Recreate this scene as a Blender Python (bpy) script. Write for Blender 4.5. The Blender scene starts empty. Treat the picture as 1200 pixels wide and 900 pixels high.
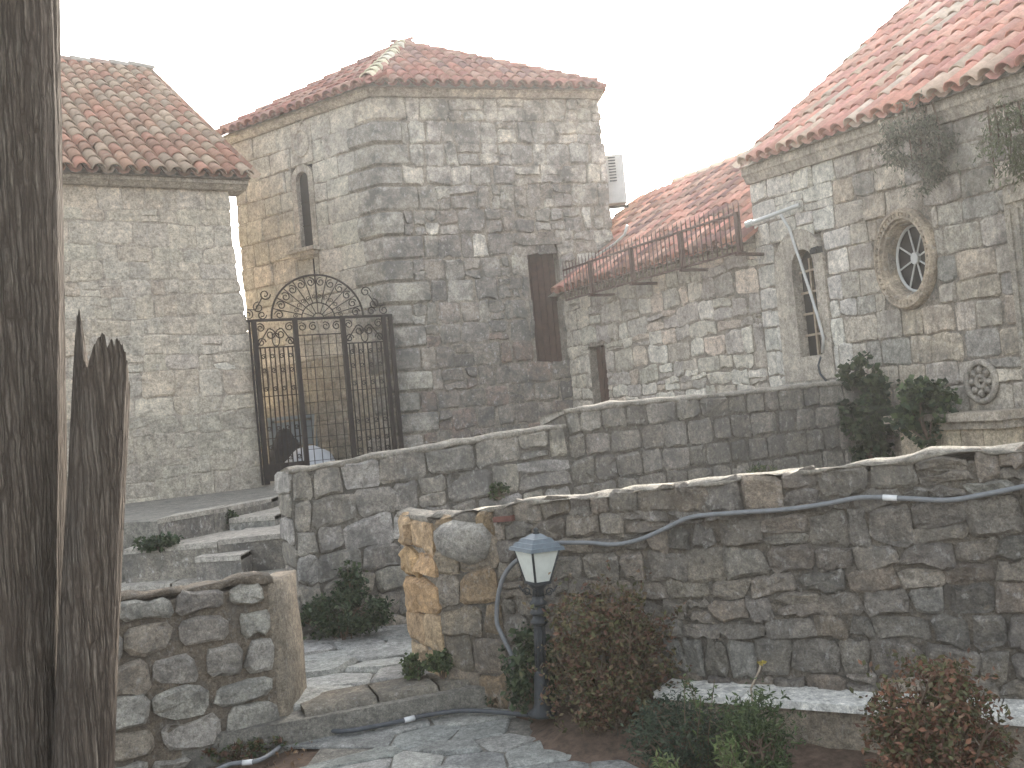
import bpy, math, random
from mathutils import Vector, noise
R = math.radians
S = bpy.context.scene
COL = S.collection
rng = random.Random(7)

# ------------------------------------------------------------------ camera
EYE = Vector((0.0, 0.0, 1.65))
LENS = 35.0
FPX = LENS / 36.0 * 1200.0
ROLL, PITCH = R(5.3), math.atan(35.0 / FPX)
FWD = Vector((0, math.cos(PITCH), math.sin(PITCH)))
UP0 = Vector((0, -math.sin(PITCH), math.cos(PITCH)))
RT0 = Vector((1, 0, 0))
CUP = UP0 * math.cos(ROLL) + RT0 * math.sin(ROLL)
CRT = RT0 * math.cos(ROLL) - UP0 * math.sin(ROLL)
cam = bpy.data.cameras.new('camera')
cam.lens = LENS; cam.sensor_width = 36.0; cam.clip_end = 3000.0; cam.clip_start = 0.05
co = bpy.data.objects.new('camera', cam); COL.objects.link(co)
from mathutils import Matrix
m3 = Matrix((CRT, CUP, -FWD)).transposed()
co.matrix_world = Matrix.Translation(EYE) @ m3.to_4x4()
S.camera = co

# ------------------------------------------------------------------ light
SUN_EL, SUN_AZ = R(27.0), R(12.0)          # azimuth clockwise from +Y
w = bpy.data.worlds.new('World'); S.world = w; w.use_nodes = True
nt = w.node_tree
bg = nt.nodes['Background']; bg.inputs['Strength'].default_value = 0.15
sky = nt.nodes.new('ShaderNodeTexSky'); sky.sky_type = 'NISHITA'; sky.sun_disc = False
sky.sun_elevation = SUN_EL; sky.sun_rotation = SUN_AZ
sky.air_density = 1.0; sky.dust_density = 4.0; sky.ozone_density = 1.0
hs = nt.nodes.new('ShaderNodeHueSaturation'); hs.inputs['Saturation'].default_value = 0.4     # white hazy summer sky
nt.links.new(sky.outputs[0], hs.inputs['Color']); nt.links.new(hs.outputs[0], bg.inputs['Color'])
sl = bpy.data.lights.new('sun', 'SUN'); sl.energy = 2.2; sl.angle = R(0.5); sl.color = (1.0, 0.93, 0.82)
so = bpy.data.objects.new('sun', sl); COL.objects.link(so)
sdir = Vector((math.sin(SUN_AZ) * math.cos(SUN_EL), math.cos(SUN_AZ) * math.cos(SUN_EL), math.sin(SUN_EL)))
so.rotation_euler = sdir.to_track_quat('Z', 'Y').to_euler()
S.view_settings.view_transform = 'Standard'; S.view_settings.look = 'None'
S.view_settings.exposure = 2.35; S.view_settings.gamma = 1.0

# ------------------------------------------------------------------ pixel -> place on a real plane
def ray(px, py):
    return CRT * ((px - 600) / FPX) + CUP * ((450 - py) / FPX) + FWD
def atY(px, py, Y):
    d = ray(px, py); return EYE + d * (Y / d.y)
def atZ(px, py, z):
    d = ray(px, py); return EYE + d * ((z - EYE.z) / d.z)
class Wall:
    """vertical plane through two plan points; s runs A->B, z is up, n towards the camera"""
    def __init__(self, A, B):
        self.A = Vector((A[0], A[1])); self.B = Vector((B[0], B[1]))
        d = self.B - self.A; self.L = d.length; self.d = d / self.L
        n = Vector((self.d.y, -self.d.x))
        mid = (self.A + self.B) / 2
        if n.dot(Vector((EYE.x, EYE.y)) - mid) < 0: n = -n
        self.n = n
    def p(self, s, z, n=0.0):
        q = self.A + self.d * s + self.n * n
        return Vector((q.x, q.y, z))
    def hit(self, px, py, off=0.0):
        d = ray(px, py); n3 = Vector((self.n.x, self.n.y, 0)); a = self.p(0, 0, off)
        return EYE + d * ((a - EYE).dot(n3) / d.dot(n3))
    def uv(self, px, py, off=0.0):
        q = self.hit(px, py, off); return ((q.xy - self.A).dot(self.d), q.z)
class Floor:
    def __init__(self, z): self.z = z
    def p(self, s, t, n=0.0): return Vector((s, t, self.z + n))

# ------------------------------------------------------------------ objects
def link(name, verts, faces, mat, parent=None, smooth=False, col=None, cols=None, origin=None):
    vs = [Vector(v) for v in verts]
    if origin is None:
        origin = sum(vs, Vector()) / max(1, len(vs))
    me = bpy.data.meshes.new(name)
    me.from_pydata([v - origin for v in vs], [], faces)
    if mat: me.materials.append(mat)
    if col is not None or cols is not None:
        at = me.color_attributes.new('Col', 'FLOAT_COLOR', 'POINT')
        if cols is None:
            at.data.foreach_set('color', list((*col, 1.0)) * len(vs))
        else:
            at.data.foreach_set('color', [x for c in cols for x in (*c, 1.0)])
    if smooth: me.polygons.foreach_set('use_smooth', [True] * len(me.polygons))
    o = bpy.data.objects.new(name, me); COL.objects.link(o)
    if parent is not None:
        o.parent = parent; o.location = origin - abspos(parent)
    else: o.location = origin
    return o
def abspos(o):
    v = Vector(o.location)
    while o.parent is not None: o = o.parent; v = v + o.location
    return v
def thing(name, label, cat, loc, group=None):
    o = bpy.data.objects.new(name, None); o.empty_display_size = 0.2; COL.objects.link(o); o.location = loc
    return tag(o, label, cat, group)
def tag(o, label, cat, group=None):
    o['label'] = label; o['category'] = cat
    if group: o['group'] = group
    return o
def struct(o): o['kind'] = 'structure'; return o
def stuff(o): o['kind'] = 'stuff'; return o

class MB:
    def __init__(self): self.v = []; self.f = []; self.c = []
    def add(self, verts, faces, col=None):
        b = len(self.v); self.v += [Vector(x) for x in verts]; self.f += [tuple(i + b for i in q) for q in faces]
        self.c += [col or (0.5, 0.5, 0.5)] * len(verts)
    def box(self, c, size, ax=None, col=None):
        ex, ey, ez = ax if ax else (Vector((1, 0, 0)), Vector((0, 1, 0)), Vector((0, 0, 1)))
        c = Vector(c); hx, hy, hz = [x / 2 for x in size]
        vs = [c + ex * (a * hx) + ey * (b * hy) + ez * (d * hz) for d in (-1, 1) for b in (-1, 1) for a in (-1, 1)]
        self.add(vs, [(0, 2, 3, 1), (4, 5, 7, 6), (0, 1, 5, 4), (2, 6, 7, 3), (0, 4, 6, 2), (1, 3, 7, 5)], col)
    def hexa(self, lo, hi, col=None):      # lo, hi: equal-length loops
        n = len(lo)
        fs = [tuple(range(n - 1, -1, -1)), tuple(range(n, 2 * n))] + [(i, (i + 1) % n, n + (i + 1) % n, n + i) for i in range(n)]
        self.add(list(lo) + list(hi), fs, col)
    def tube(self, pts, r, k=6, col=None, closed=False):
        pts = [Vector(p) for p in pts]; n = len(pts)
        rs = r if isinstance(r, (list, tuple)) else [r] * n
        vs, fs = [], []; prev = None
        for i, p in enumerate(pts):
            t = (pts[(i + 1) % n] - pts[i - 1]) if closed else (pts[min(i + 1, n - 1)] - pts[max(i - 1, 0)])
            if t.length < 1e-9: t = Vector((0, 0, 1))
            t.normalize()
            if prev is None:
                a = Vector((0, 0, 1)) if abs(t.z) < 0.9 else Vector((1, 0, 0)); u = t.cross(a).normalized()
            else:
                u = (prev - t * prev.dot(t)); u = u.normalized() if u.length > 1e-6 else t.orthogonal().normalized()
            prev = u; v = t.cross(u)
            for j in range(k):
                an = 2 * math.pi * (j + 0.5) / k
                vs.append(p + (u * math.cos(an) + v * math.sin(an)) * rs[i])
        m = n if closed else n - 1
        for i in range(m):
            for j in range(k):
                a, b = i * k + j, i * k + (j + 1) % k; c, d = ((i + 1) % n) * k + (j + 1) % k, ((i + 1) % n) * k + j
                fs.append((a, b, c, d))
        if not closed: fs += [tuple(range(k - 1, -1, -1)), tuple(range((n - 1) * k, n * k))]
        self.add(vs, fs, col)
    def lathe(self, prof, k=16, c=(0, 0, 0), col=None):
        c = Vector(c); vs, fs = [], []
        for r, z in prof:
            for j in range(k):
                a = 2 * math.pi * j / k; vs.append(c + Vector((r * math.cos(a), r * math.sin(a), z)))
        for i in range(len(prof) - 1):
            for j in range(k):
                fs.append((i * k + j, i * k + (j + 1) % k, (i + 1) * k + (j + 1) % k, (i + 1) * k + j))
        fs += [tuple(range(k - 1, -1, -1)), tuple(range((len(prof) - 1) * k, len(prof) * k))]
        self.add(vs, fs, col)
    def build(self, name, mat, parent=None, smooth=False, col=False, origin=None):
        return link(name, self.v, self.f, mat, parent, smooth, cols=self.c if col else None, origin=origin)

# ------------------------------------------------------------------ materials
def nodemat(name):
    m = bpy.data.materials.new(name); m.use_nodes = True
    t = m.node_tree; b = t.nodes['Principled BSDF']; b.inputs['Specular IOR Level'].default_value = 0.25
    return m, t, b
def N(t, k, **kw):
    n = t.nodes.new(k)
    for a, v in kw.items():
        if a in n.inputs: n.inputs[a].default_value = v
        else: setattr(n, a, v)
    return n
def noise_n(t, vec, scale, detail=4.0, rough=0.6):
    n = t.nodes.new('ShaderNodeTexNoise'); n.inputs['Scale'].default_value = scale
    n.inputs['Detail'].default_value = detail; n.inputs['Roughness'].default_value = rough
    t.links.new(vec, n.inputs['Vector']); return n.outputs['Fac']
def ramp(t, fac, stops):
    r = t.nodes.new('ShaderNodeValToRGB'); e = r.color_ramp.elements
    e[0].position, e[0].color = stops[0][0], stops[0][1]
    e[1].position, e[1].color = stops[-1][0], stops[-1][1]
    for p, c in stops[1:-1]:
        x = e.new(p); x.color = c
    t.links.new(fac, r.inputs[0]); return r.outputs[0]
def g4(x): return (x, x, x, 1)
def mix(t, fac, a, b, mode='MIX'):
    n = t.nodes.new('ShaderNodeMix'); n.data_type = 'RGBA'; n.blend_type = mode
    for s, v in ((0, fac), (6, a), (7, b)):
        if hasattr(v, 'is_linked') or hasattr(v, 'links'): t.links.new(v, n.inputs[s])
        elif s == 0: n.inputs[0].default_value = v
        else: n.inputs[s].default_value = v if len(v) == 4 else (*v, 1)
    return n.outputs[2]
def bump(t, b, h, strength, dist=0.01, prev=None):
    n = t.nodes.new('ShaderNodeBump'); n.inputs['Strength'].default_value = strength; n.inputs['Distance'].default_value = dist
    t.links.new(h, n.inputs['Height']); t.links.new(n.outputs[0], b.inputs['Normal']); return n
def pos(t): return t.nodes.new('ShaderNodeNewGeometry').outputs['Position']
def stretched(t, sc):
    m = t.nodes.new('ShaderNodeMapping'); m.inputs['Scale'].default_value = sc
    t.links.new(pos(t), m.inputs['Vector']); return m.outputs[0]

def stone_mat(name, patina=0.4, lichen=0.3, fine=1.0, streak=0.0, bumpd=0.012, fixed=None):
    m, t, b = nodemat(name); P = pos(t)
    if fixed is None:
        base = N(t, 'ShaderNodeAttribute', attribute_name='Col').outputs['Color']
    else:
        r = t.nodes.new('ShaderNodeRGB'); r.outputs[0].default_value = (*fixed, 1); base = r.outputs[0]
    n1 = noise_n(t, P, 9 * fine, 6, 0.7)
    c = mix(t, 1.0, base, ramp(t, n1, [(0.28, (0.6, 0.575, 0.53, 1)), (0.72, (1.42, 1.36, 1.24, 1))]), 'MULTIPLY')
    n0_ = noise_n(t, P, 75 * fine, 4, 0.8)
    c = mix(t, 1.0, c, ramp(t, n0_, [(0.3, g4(0.66)), (0.7, g4(1.32))]), 'MULTIPLY')
    nm_ = noise_n(t, P, 27 * fine, 6, 0.85)
    c = mix(t, 1.0, c, ramp(t, nm_, [(0.33, (0.5, 0.49, 0.47, 1)), (0.5, g4(1.0)), (0.66, (1.4, 1.38, 1.33, 1))]), 'MULTIPLY')
    # grey-black weathering crust in patches and specks
    n2 = noise_n(t, P, 2.6 * fine, 8, 0.72)
    pf = ramp(t, n2, [(0.5 - 0.12 * patina, g4(0)), (0.62, g4(min(1, patina * 1.3)))])
    c = mix(t, pf, c, (0.115, 0.11, 0.1))
    n3 = noise_n(t, P, 34 * fine, 5, 0.8)
    c = mix(t, ramp(t, n3, [(0.54, g4(0)), (0.68, g4(0.75 * patina))]), c, (0.06, 0.058, 0.055))
    # pale lichen and lime
    n4 = noise_n(t, stretched(t, (1.0, 1.0, 0.7)), 17 * fine, 6, 0.75)
    c = mix(t, ramp(t, n4, [(0.56, g4(0)), (0.66, g4(lichen))]), c, (0.52, 0.5, 0.46))
    if streak:
        n5 = noise_n(t, stretched(t, (5, 5, 0.5)), 1.6, 5, 0.7)
        c = mix(t, ramp(t, n5, [(0.52, g4(0)), (0.66, g4(streak))]), c, (0.07, 0.068, 0.065))
    t.links.new(c, b.inputs['Base Color']); b.inputs['Roughness'].default_value = 0.92
    h1 = noise_n(t, P, 24 * fine, 9, 0.72)
    h2 = noise_n(t, P, 7 * fine, 5, 0.65)
    bump(t, b, mix(t, 0.4, h1, h2), 1.0, bumpd * 2.2)
    return m
M = {}
M['clean'] = stone_mat('pale_limestone', 0.28, 0.25)
M['house'] = stone_mat('house_limestone', 0.16, 0.3, 1.0)
M['patina'] = stone_mat('weathered_limestone', 0.7, 0.65)
M['rubble'] = stone_mat('rubble_stone', 0.4, 0.4, 1.4, 0.0, 0.02)
M['ramp'] = stone_mat('ramp_stone', 0.6, 0.4, 1.2, 0.3)
M['church'] = stone_mat('church_limestone', 0.12, 0.2, 0.9, 0.0)
M['flag'] = stone_mat('flagstone', 0.16, 0.15, 1.5, 0.0, 0.008)
def mortar(name, c, bd=0.02):
    return stone_mat(name, 0.45, 0.3, 2.0, 0.0, bd, fixed=c)
M['mortar'] = mortar('old_mortar', (0.33, 0.3, 0.265))
M['mortar_dark'] = mortar('dark_mortar', (0.15, 0.14, 0.125))
M['mortar_garden'] = mortar('garden_mortar', (0.2, 0.172, 0.14))
M['mortar_pave'] = mortar('sandy_joint', (0.26, 0.255, 0.235))
M['mortar_near'] = mortar('brown_mortar', (0.17, 0.153, 0.132))
M['mortar_house'] = stone_mat('house_mortar', 0.15, 0.3, 1.6, 0, 0.012, fixed=(0.4, 0.365, 0.325))
M['mortar_tower'] = mortar('tower_mortar', (0.31, 0.285, 0.25))
M['render'] = stone_mat('lime_render', 0.15, 0.2, 1.5, 0.2, 0.01, fixed=(0.25, 0.22, 0.18))
M['cap'] = stone_mat('lime_cap', 0.35, 0.4, 2.0, 0, 0.012, fixed=(0.29, 0.275, 0.245))
M['cornice'] = stone_mat('cornice_stone', 0.3, 0.1, 1.0, 0.25, 0.006, fixed=(0.42, 0.39, 0.35))
M['marble'] = stone_mat('white_marble', 0.05, 0.1, 1.0, 0, 0.003, fixed=(0.6, 0.61, 0.6))

def tile_mat(name, attr):
    m, t, b = nodemat(name); P = pos(t)
    base = N(t, 'ShaderNodeAttribute', attribute_name='Col').outputs['Color'] if attr else t.nodes.new('ShaderNodeObjectInfo').outputs['Color']
    n1 = noise_n(t, P, 12, 6, 0.7)
    c = mix(t, 1.0, base, ramp(t, n1, [(0.25, g4(0.72)), (0.75, g4(1.25))]), 'MULTIPLY')
    n2 = noise_n(t, P, 5, 8, 0.75)
    c = mix(t, ramp(t, n2, [(0.55, g4(0)), (0.72, g4(0.6))]), c, (0.34, 0.31, 0.25))
    n3 = noise_n(t, P, 26, 5, 0.8)
    c = mix(t, ramp(t, n3, [(0.58, g4(0)), (0.7, g4(0.25))]), c, (0.12, 0.09, 0.075))
    t.links.new(c, b.inputs['Base Color']); b.inputs['Roughness'].default_value = 0.85
    bump(t, b, noise_n(t, P, 40, 6, 0.7), 0.5, 0.006); return m
M['tile'] = tile_mat('clay_tile', False); M['tile_attr'] = tile_mat('clay_tile_bed', True)

def plain(name, c, rough=0.6, metal=0.0, var=0.3, scale=30, bd=0.003, c2=None):
    m, t, b = nodemat(name); P = pos(t)
    n1 = noise_n(t, P, scale, 6, 0.7)
    r = ramp(t, n1, [(0.3, (*[x * (1 - var) for x in c], 1)), (0.7, (*(c2 or [min(1, x * (1 + var)) for x in c]), 1))])
    t.links.new(r, b.inputs['Base Color']); b.inputs['Roughness'].default_value = rough; b.inputs['Metallic'].default_value = metal
    bump(t, b, n1, 0.4, bd); return m
M['iron'] = plain('rusty_iron', (0.022, 0.018, 0.016), 0.7, 0.0, 0.4, 60, 0.002, (0.032, 0.023, 0.019))
M['rail'] = plain('rusty_railing', (0.05, 0.03, 0.028), 0.75, 0.0, 0.4, 50, 0.002, (0.13, 0.075, 0.06))
M['lampmetal'] = plain('lamp_paint', (0.03, 0.034, 0.036), 0.5, 0.0, 0.4, 40, 0.001)
M['lamproof'] = plain('lamp_roof_paint', (0.10, 0.125, 0.14), 0.4, 0.0, 0.25, 30, 0.001)
M['frost'] = plain('frosted_pane', (0.56, 0.58, 0.52), 0.35, 0.0, 0.12, 12, 0.001)
M['cable'] = plain('grey_conduit', (0.165, 0.172, 0.175), 0.5, 0.0, 0.2, 25, 0.001)
M['cable_dark'] = plain('dark_conduit', (0.075, 0.08, 0.085), 0.55, 0.0, 0.25, 25, 0.001)
M['sleeve'] = plain('white_sleeve', (0.62, 0.62, 0.6), 0.5, 0.0, 0.1, 25, 0.001)
M['white'] = plain('white_plastic', (0.5, 0.5, 0.47), 0.5, 0.0, 0.12, 10, 0.001)
M['wood'] = plain('dark_red_wood', (0.055, 0.026, 0.018), 0.7, 0.0, 0.4, 14, 0.004)
M['glass'] = plain('dark_glass', (0.025, 0.023, 0.022), 0.5, 0.0, 0.3, 6, 0.0005)
M['void'] = plain('dark_room', (0.02, 0.019, 0.018), 0.9, 0.0, 0.3, 6, 0.001)
M['cloth'] = plain('white_cloth', (0.62, 0.64, 0.66), 0.9, 0.0, 0.12, 6, 0.004)
M['grey_board'] = plain('grey_board', (0.22, 0.25, 0.26), 0.7, 0.0, 0.2, 9, 0.002)
M['dark_cloth'] = plain('dark_cloth', (0.035, 0.035, 0.037), 0.9, 0.0, 0.3, 9, 0.003)
M['palewood'] = plain('pale_wood', (0.33, 0.27, 0.2), 0.8, 0.0, 0.3, 20, 0.002)
M['stem'] = plain('stem_bark', (0.11, 0.08, 0.055), 0.9, 0.0, 0.35, 40, 0.002)
M['soil'] = plain('bare_soil', (0.10, 0.07, 0.05), 0.95, 0.0, 0.55, 18, 0.02)
M['ground'] = plain('dry_ground', (0.13, 0.11, 0.08), 0.95, 0.0, 0.35, 3, 0.02)
M['brick'] = plain('red_brick', (0.13, 0.06, 0.047), 0.9, 0.0, 0.3, 20, 0.004)

def leaf_mat(name):
    m, t, b = nodemat(name)
    a = N(t, 'ShaderNodeAttribute', attribute_name='Col').outputs['Color']
    t.links.new(a, b.inputs['Base Color']); b.inputs['Roughness'].default_value = 0.6
    tr = t.nodes.new('ShaderNodeBsdfTranslucent'); t.links.new(a, tr.inputs['Color'])
    mx = t.nodes.new('ShaderNodeMixShader'); mx.inputs[0].default_value = 0.3
    out = t.nodes['Material Output']
    t.links.new(b.outputs[0], mx.inputs[1]); t.links.new(tr.outputs[0], mx.inputs[2]); t.links.new(mx.outputs[0], out.inputs['Surface'])
    return m
M['leaf'] = leaf_mat('leaf')
def bark_mat():
    m, t, b = nodemat('cypress_bark')
    v = stretched(t, (1, 1, 0.075))
    n1 = noise_n(t, v, 70, 10, 0.75); n2 = noise_n(t, stretched(t, (1, 1, 0.3)), 3.2, 6, 0.7)
    n3 = noise_n(t, stretched(t, (1, 1, 0.05)), 190, 5, 0.75)
    c = ramp(t, n1, [(0.3, (0.018, 0.013, 0.01, 1)), (0.48, (0.155, 0.125, 0.097, 1)), (0.68, (0.3, 0.255, 0.205, 1))])
    c = mix(t, ramp(t, n2, [(0.42, g4(0)), (0.68, g4(0.65))]), c, (0.15, 0.138, 0.118))
    c = mix(t, 1.0, c, ramp(t, n3, [(0.3, g4(0.62)), (0.7, g4(1.3))]), 'MULTIPLY')
    wv = t.nodes.new('ShaderNodeVectorMath'); wv.operation = 'MULTIPLY_ADD'; wn_ = t.nodes.new('ShaderNodeTexNoise'); wn_.inputs['Scale'].default_value = 9; wn_.inputs['Detail'].default_value = 5
    t.links.new(pos(t), wn_.inputs['Vector']); t.links.new(wn_.outputs['Color'], wv.inputs[0]); wv.inputs[1].default_value = (0.022, 0.022, 0.006); t.links.new(stretched(t, (1, 1, 0.028)), wv.inputs[2])
    def crack(sc, w_):
        vo = t.nodes.new('ShaderNodeTexVoronoi'); vo.feature = 'DISTANCE_TO_EDGE'; vo.inputs['Scale'].default_value = sc; t.links.new(wv.outputs[0], vo.inputs['Vector'])
        return ramp(t, vo.outputs['Distance'], [(0.0, g4(0.0)), (w_, g4(1.0))])
    k1_, k2_ = crack(46, 0.16), crack(110, 0.25)
    kk_ = mix(t, 1.0, k1_, mix(t, 0.5, k2_, (1, 1, 1)), 'MULTIPLY')
    c = mix(t, kk_, (0.065, 0.05, 0.038), c)
    t.links.new(c, b.inputs['Base Color']); b.inputs['Roughness'].default_value = 0.95
    b1_ = bump(t, b, n1, 0.8, 0.02)
    b2_ = t.nodes.new('ShaderNodeBump'); b2_.inputs['Strength'].default_value = 1.0; b2_.inputs['Distance'].default_value = 0.012; t.links.new(kk_, b2_.inputs['Height']); t.links.new(b1_.outputs[0], b2_.inputs['Normal']); t.links.new(b2_.outputs[0], b.inputs['Normal']); return m
M['bark'] = bark_mat()

# ------------------------------------------------------------------ masonry
def chaikin(poly, q=0.2):
    out = []
    for i in range(len(poly)):
        a, b = poly[i], poly[(i + 1) % len(poly)]
        out.append((a[0] + (b[0] - a[0]) * q, a[1] + (b[1] - a[1]) * q)); out.append((b[0] - (b[0] - a[0]) * q, b[1] - (b[1] - a[1]) * q))
    return out
def shrink(poly, gap):
    n = len(poly); cx = sum(p[0] for p in poly) / n; cy = sum(p[1] for p in poly) / n
    out = []
    hw = max(0.02, (max(p[0] for p in poly) - min(p[0] for p in poly)) / 2); hh = max(0.02, (max(p[1] for p in poly) - min(p[1] for p in poly)) / 2)
    fx, fy = max(0.4, 1 - gap / hw), max(0.4, 1 - gap / hh)
    return [(cx + (p[0] - cx) * fx, cy + (p[1] - cy) * fy) for p in poly]
def area(poly): return 0.5 * sum(poly[i - 1][0] * poly[i][1] - poly[i][0] * poly[i - 1][1] for i in range(len(poly)))
def stone_geo(W, poly, gap=0.012, proud=0.03, rough=0.006, inset=0.75, rounding=0.2, sink=0.012):
    poly = shrink(poly, gap)
    if area(poly) < 0: poly = poly[::-1]
    poly = chaikin(poly, rounding)
    while len(poly) > 12:                       # keep pieces cheap
        k = min(range(len(poly)), key=lambda i: math.dist(poly[i], poly[(i + 1) % len(poly)])); poly.pop(k)
    poly = [(x + rng.gauss(0, rough), y + rng.gauss(0, rough)) for x, y in poly]
    n = len(poly); cx = sum(p[0] for p in poly) / n; cy = sum(p[1] for p in poly) / n
    tx, ty = rng.gauss(0, proud * 0.35), rng.gauss(0, proud * 0.35)
    hw = max(abs(p[0] - cx) for p in poly) + 1e-4; hh = max(abs(p[1] - cy) for p in poly) + 1e-4
    vs = [W.p(x, y, -sink) for x, y in poly]
    vs += [W.p(x, y, proud * 0.45 + rng.gauss(0, proud * 0.12)) for x, y in poly]
    vs += [W.p(cx + (x - cx) * inset, cy + (y - cy) * inset, proud + tx * (x - cx) / hw + ty * (y - cy) / hh + rng.gauss(0, proud * 0.14)) for x, y in poly]
    vs.append(W.p(cx, cy, proud * 1.03 + rng.gauss(0, proud * 0.1)))
    fs = []
    for i in range(n):
        j = (i + 1) % n
        fs += [(i, j, n + j, n + i), (n + i, n + j, 2 * n + j, 2 * n + i), (2 * n + i, 2 * n + j, 3 * n)]
    nf = W.p(0, 0, 1) - W.p(0, 0, 0)
    a, b_, c_ = vs[2 * n], vs[2 * n + 1], vs[3 * n]
    if (b_ - a).cross(c_ - a).dot(nf) < 0: fs = [f[::-1] for f in fs]
    return vs, fs
def coursed(s0, s1, zb, zt, bounds, wmin, wmax, holes=(), jit=0.012, split=0.0, wob=0.0):
    """bounds: list of fractions 0..1 of course lines; returns polygons in (s,z)"""
    out = []; ph = [rng.uniform(0, 6.28) for _ in bounds]
    def zz(k, s):
        v = bounds[k]; z = zb(s) + v * (zt(s) - zb(s))
        if 0 < k < len(bounds) - 1: z += wob * math.sin(s * 2.1 + ph[k]) + wob * 0.5 * math.sin(s * 5.3 + 2 * ph[k])
        return z
    for k in range(len(bounds) - 1):
        s = s0; first = True
        while s < s1 - 1e-3:
            wd = rng.uniform(wmin, wmax)
            if first: wd *= rng.uniform(0.5, 1.0); first = False
            e = s + wd
            if s1 - e < wmin * 0.6: e = s1
            ivs = [(s, e)]
            zm = (zz(k, s) + zz(k + 1, s)) / 2
            for (h0, h1, g0, g1) in holes:
                if g0 < zm < g1:
                    nv = []
                    for a, b in ivs:
                        if b <= h0 or a >= h1: nv.append((a, b)); continue
                        if a < h0 - 0.04: nv.append((a, h0))
                        if b > h1 + 0.04: nv.append((h1, b))
                    ivs = nv
            for a, b in ivs:
                rows = [(0.0, 1.0)]
                if rng.random() < split: q = rng.uniform(0.35, 0.65); rows = [(0, q), (q, 1)]
                for r0, r1 in rows:
                    def Z(sx, r): return zz(k, sx) * (1 - r) + zz(k + 1, sx) * r
                    j = lambda: rng.gauss(0, jit)
                    m = (a + b) / 2
                    out.append([(a + j(), Z(a, r0) + j()), (m, Z(m, r0) + j() * 0.8), (b + j(), Z(b, r0) + j()), (b + j(), Z(b, r1) + j()), (m + j(), Z(m, r1) + j() * 0.8), (a + j(), Z(a, r1) + j())])
            s = e
    return out
def fracs(n, var=0.25):
    h = [rng.uniform(1 - var, 1 + var) for _ in range(n)]; t = sum(h); out = [0.0]
    for x in h: out.append(out[-1] + x / t)
    out[-1] = 1.0; return out
def clip(poly, px, py, nx, ny):
    out = []
    for i in range(len(poly)):
        a, b = poly[i], poly[(i + 1) % len(poly)]
        da = (a[0] - px) * nx + (a[1] - py) * ny; db = (b[0] - px) * nx + (b[1] - py) * ny
        if da <= 0: out.append(a)
        if (da < 0) != (db < 0) and da != db:
            t = da / (da - db); out.append((a[0] + (b[0] - a[0]) * t, a[1] + (b[1] - a[1]) * t))
    return out
def voronoi(seeds, rad, asp=1.6):
    sd = [(x, y * asp) for x, y in seeds]; out = []
    for i, (x, y) in enumerate(sd):
        poly = [(x - rad, y - rad), (x + rad, y - rad), (x + rad, y + rad), (x - rad, y + rad)]
        for k, (u, v) in enumerate(sd):
            if k == i or abs(u - x) > 2 * rad or abs(v - y) > 2 * rad: continue
            poly = clip(poly, (x + u) / 2, (y + v) / 2, u - x, v - y)
            if len(poly) < 3: break
        if len(poly) >= 3: out.append([(a, b / asp) for a, b in poly])
        else: out.append(None)
    return out
def rubble_seeds(s0, s1, z0, z1, w, h, jx=0.38, jy=0.3):
    out = []; z = z0 + h / 2; k = 0
    while z < z1 + h * 0.4:
        s = s0 + (0.5 * w if k % 2 else 0.0) + rng.uniform(0, w * 0.4)
        while s < s1 + w * 0.3:
            out.append((s + rng.uniform(-jx, jx) * w, z + rng.uniform(-jy, jy) * h)); s += w * rng.uniform(0.65, 1.4)
        z += h * rng.uniform(0.8, 1.2); k += 1
    return out
def lay(W, polys, mat, parent, colf, limit=300, name='stone', **kw):
    """each polygon becomes one stone part; past the limit the smallest ones are joined"""
    polys = [p for p in polys if p and abs(area(p)) > 0.0012]
    polys.sort(key=lambda p: -abs(area(p)))
    rest = MB()
    for i, p in enumerate(polys):
        cx = sum(q[0] for q in p) / len(p); cz = sum(q[1] for q in p) / len(p)
        k = dict(kw)
        if 'proud' in k: k['proud'] = k['proud'] * rng.uniform(0.6, 1.4)
        if 'gap' in k: k['gap'] = k['gap'] * rng.uniform(0.5, 1.8)
        vs, fs = stone_geo(W, p, **k); c = colf(cx, cz)
        if i < limit: link(name, vs, fs, mat, parent, smooth=SMOOTH, col=c)
        else: rest.add(vs, fs, c)
    if rest.v: stuff(rest.build('small_' + name + 's', mat, parent, SMOOTH, col=True))
SMOOTH = False
def tint(c, v=0.12, h=0.012):
    k = rng.uniform(1 - v, 1 + v); return tuple(max(0.01, x * k + rng.uniform(-h, h) * x) for x in c)
def pick(pal, v=0.14): return tint(rng.choice(pal), v)

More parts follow.
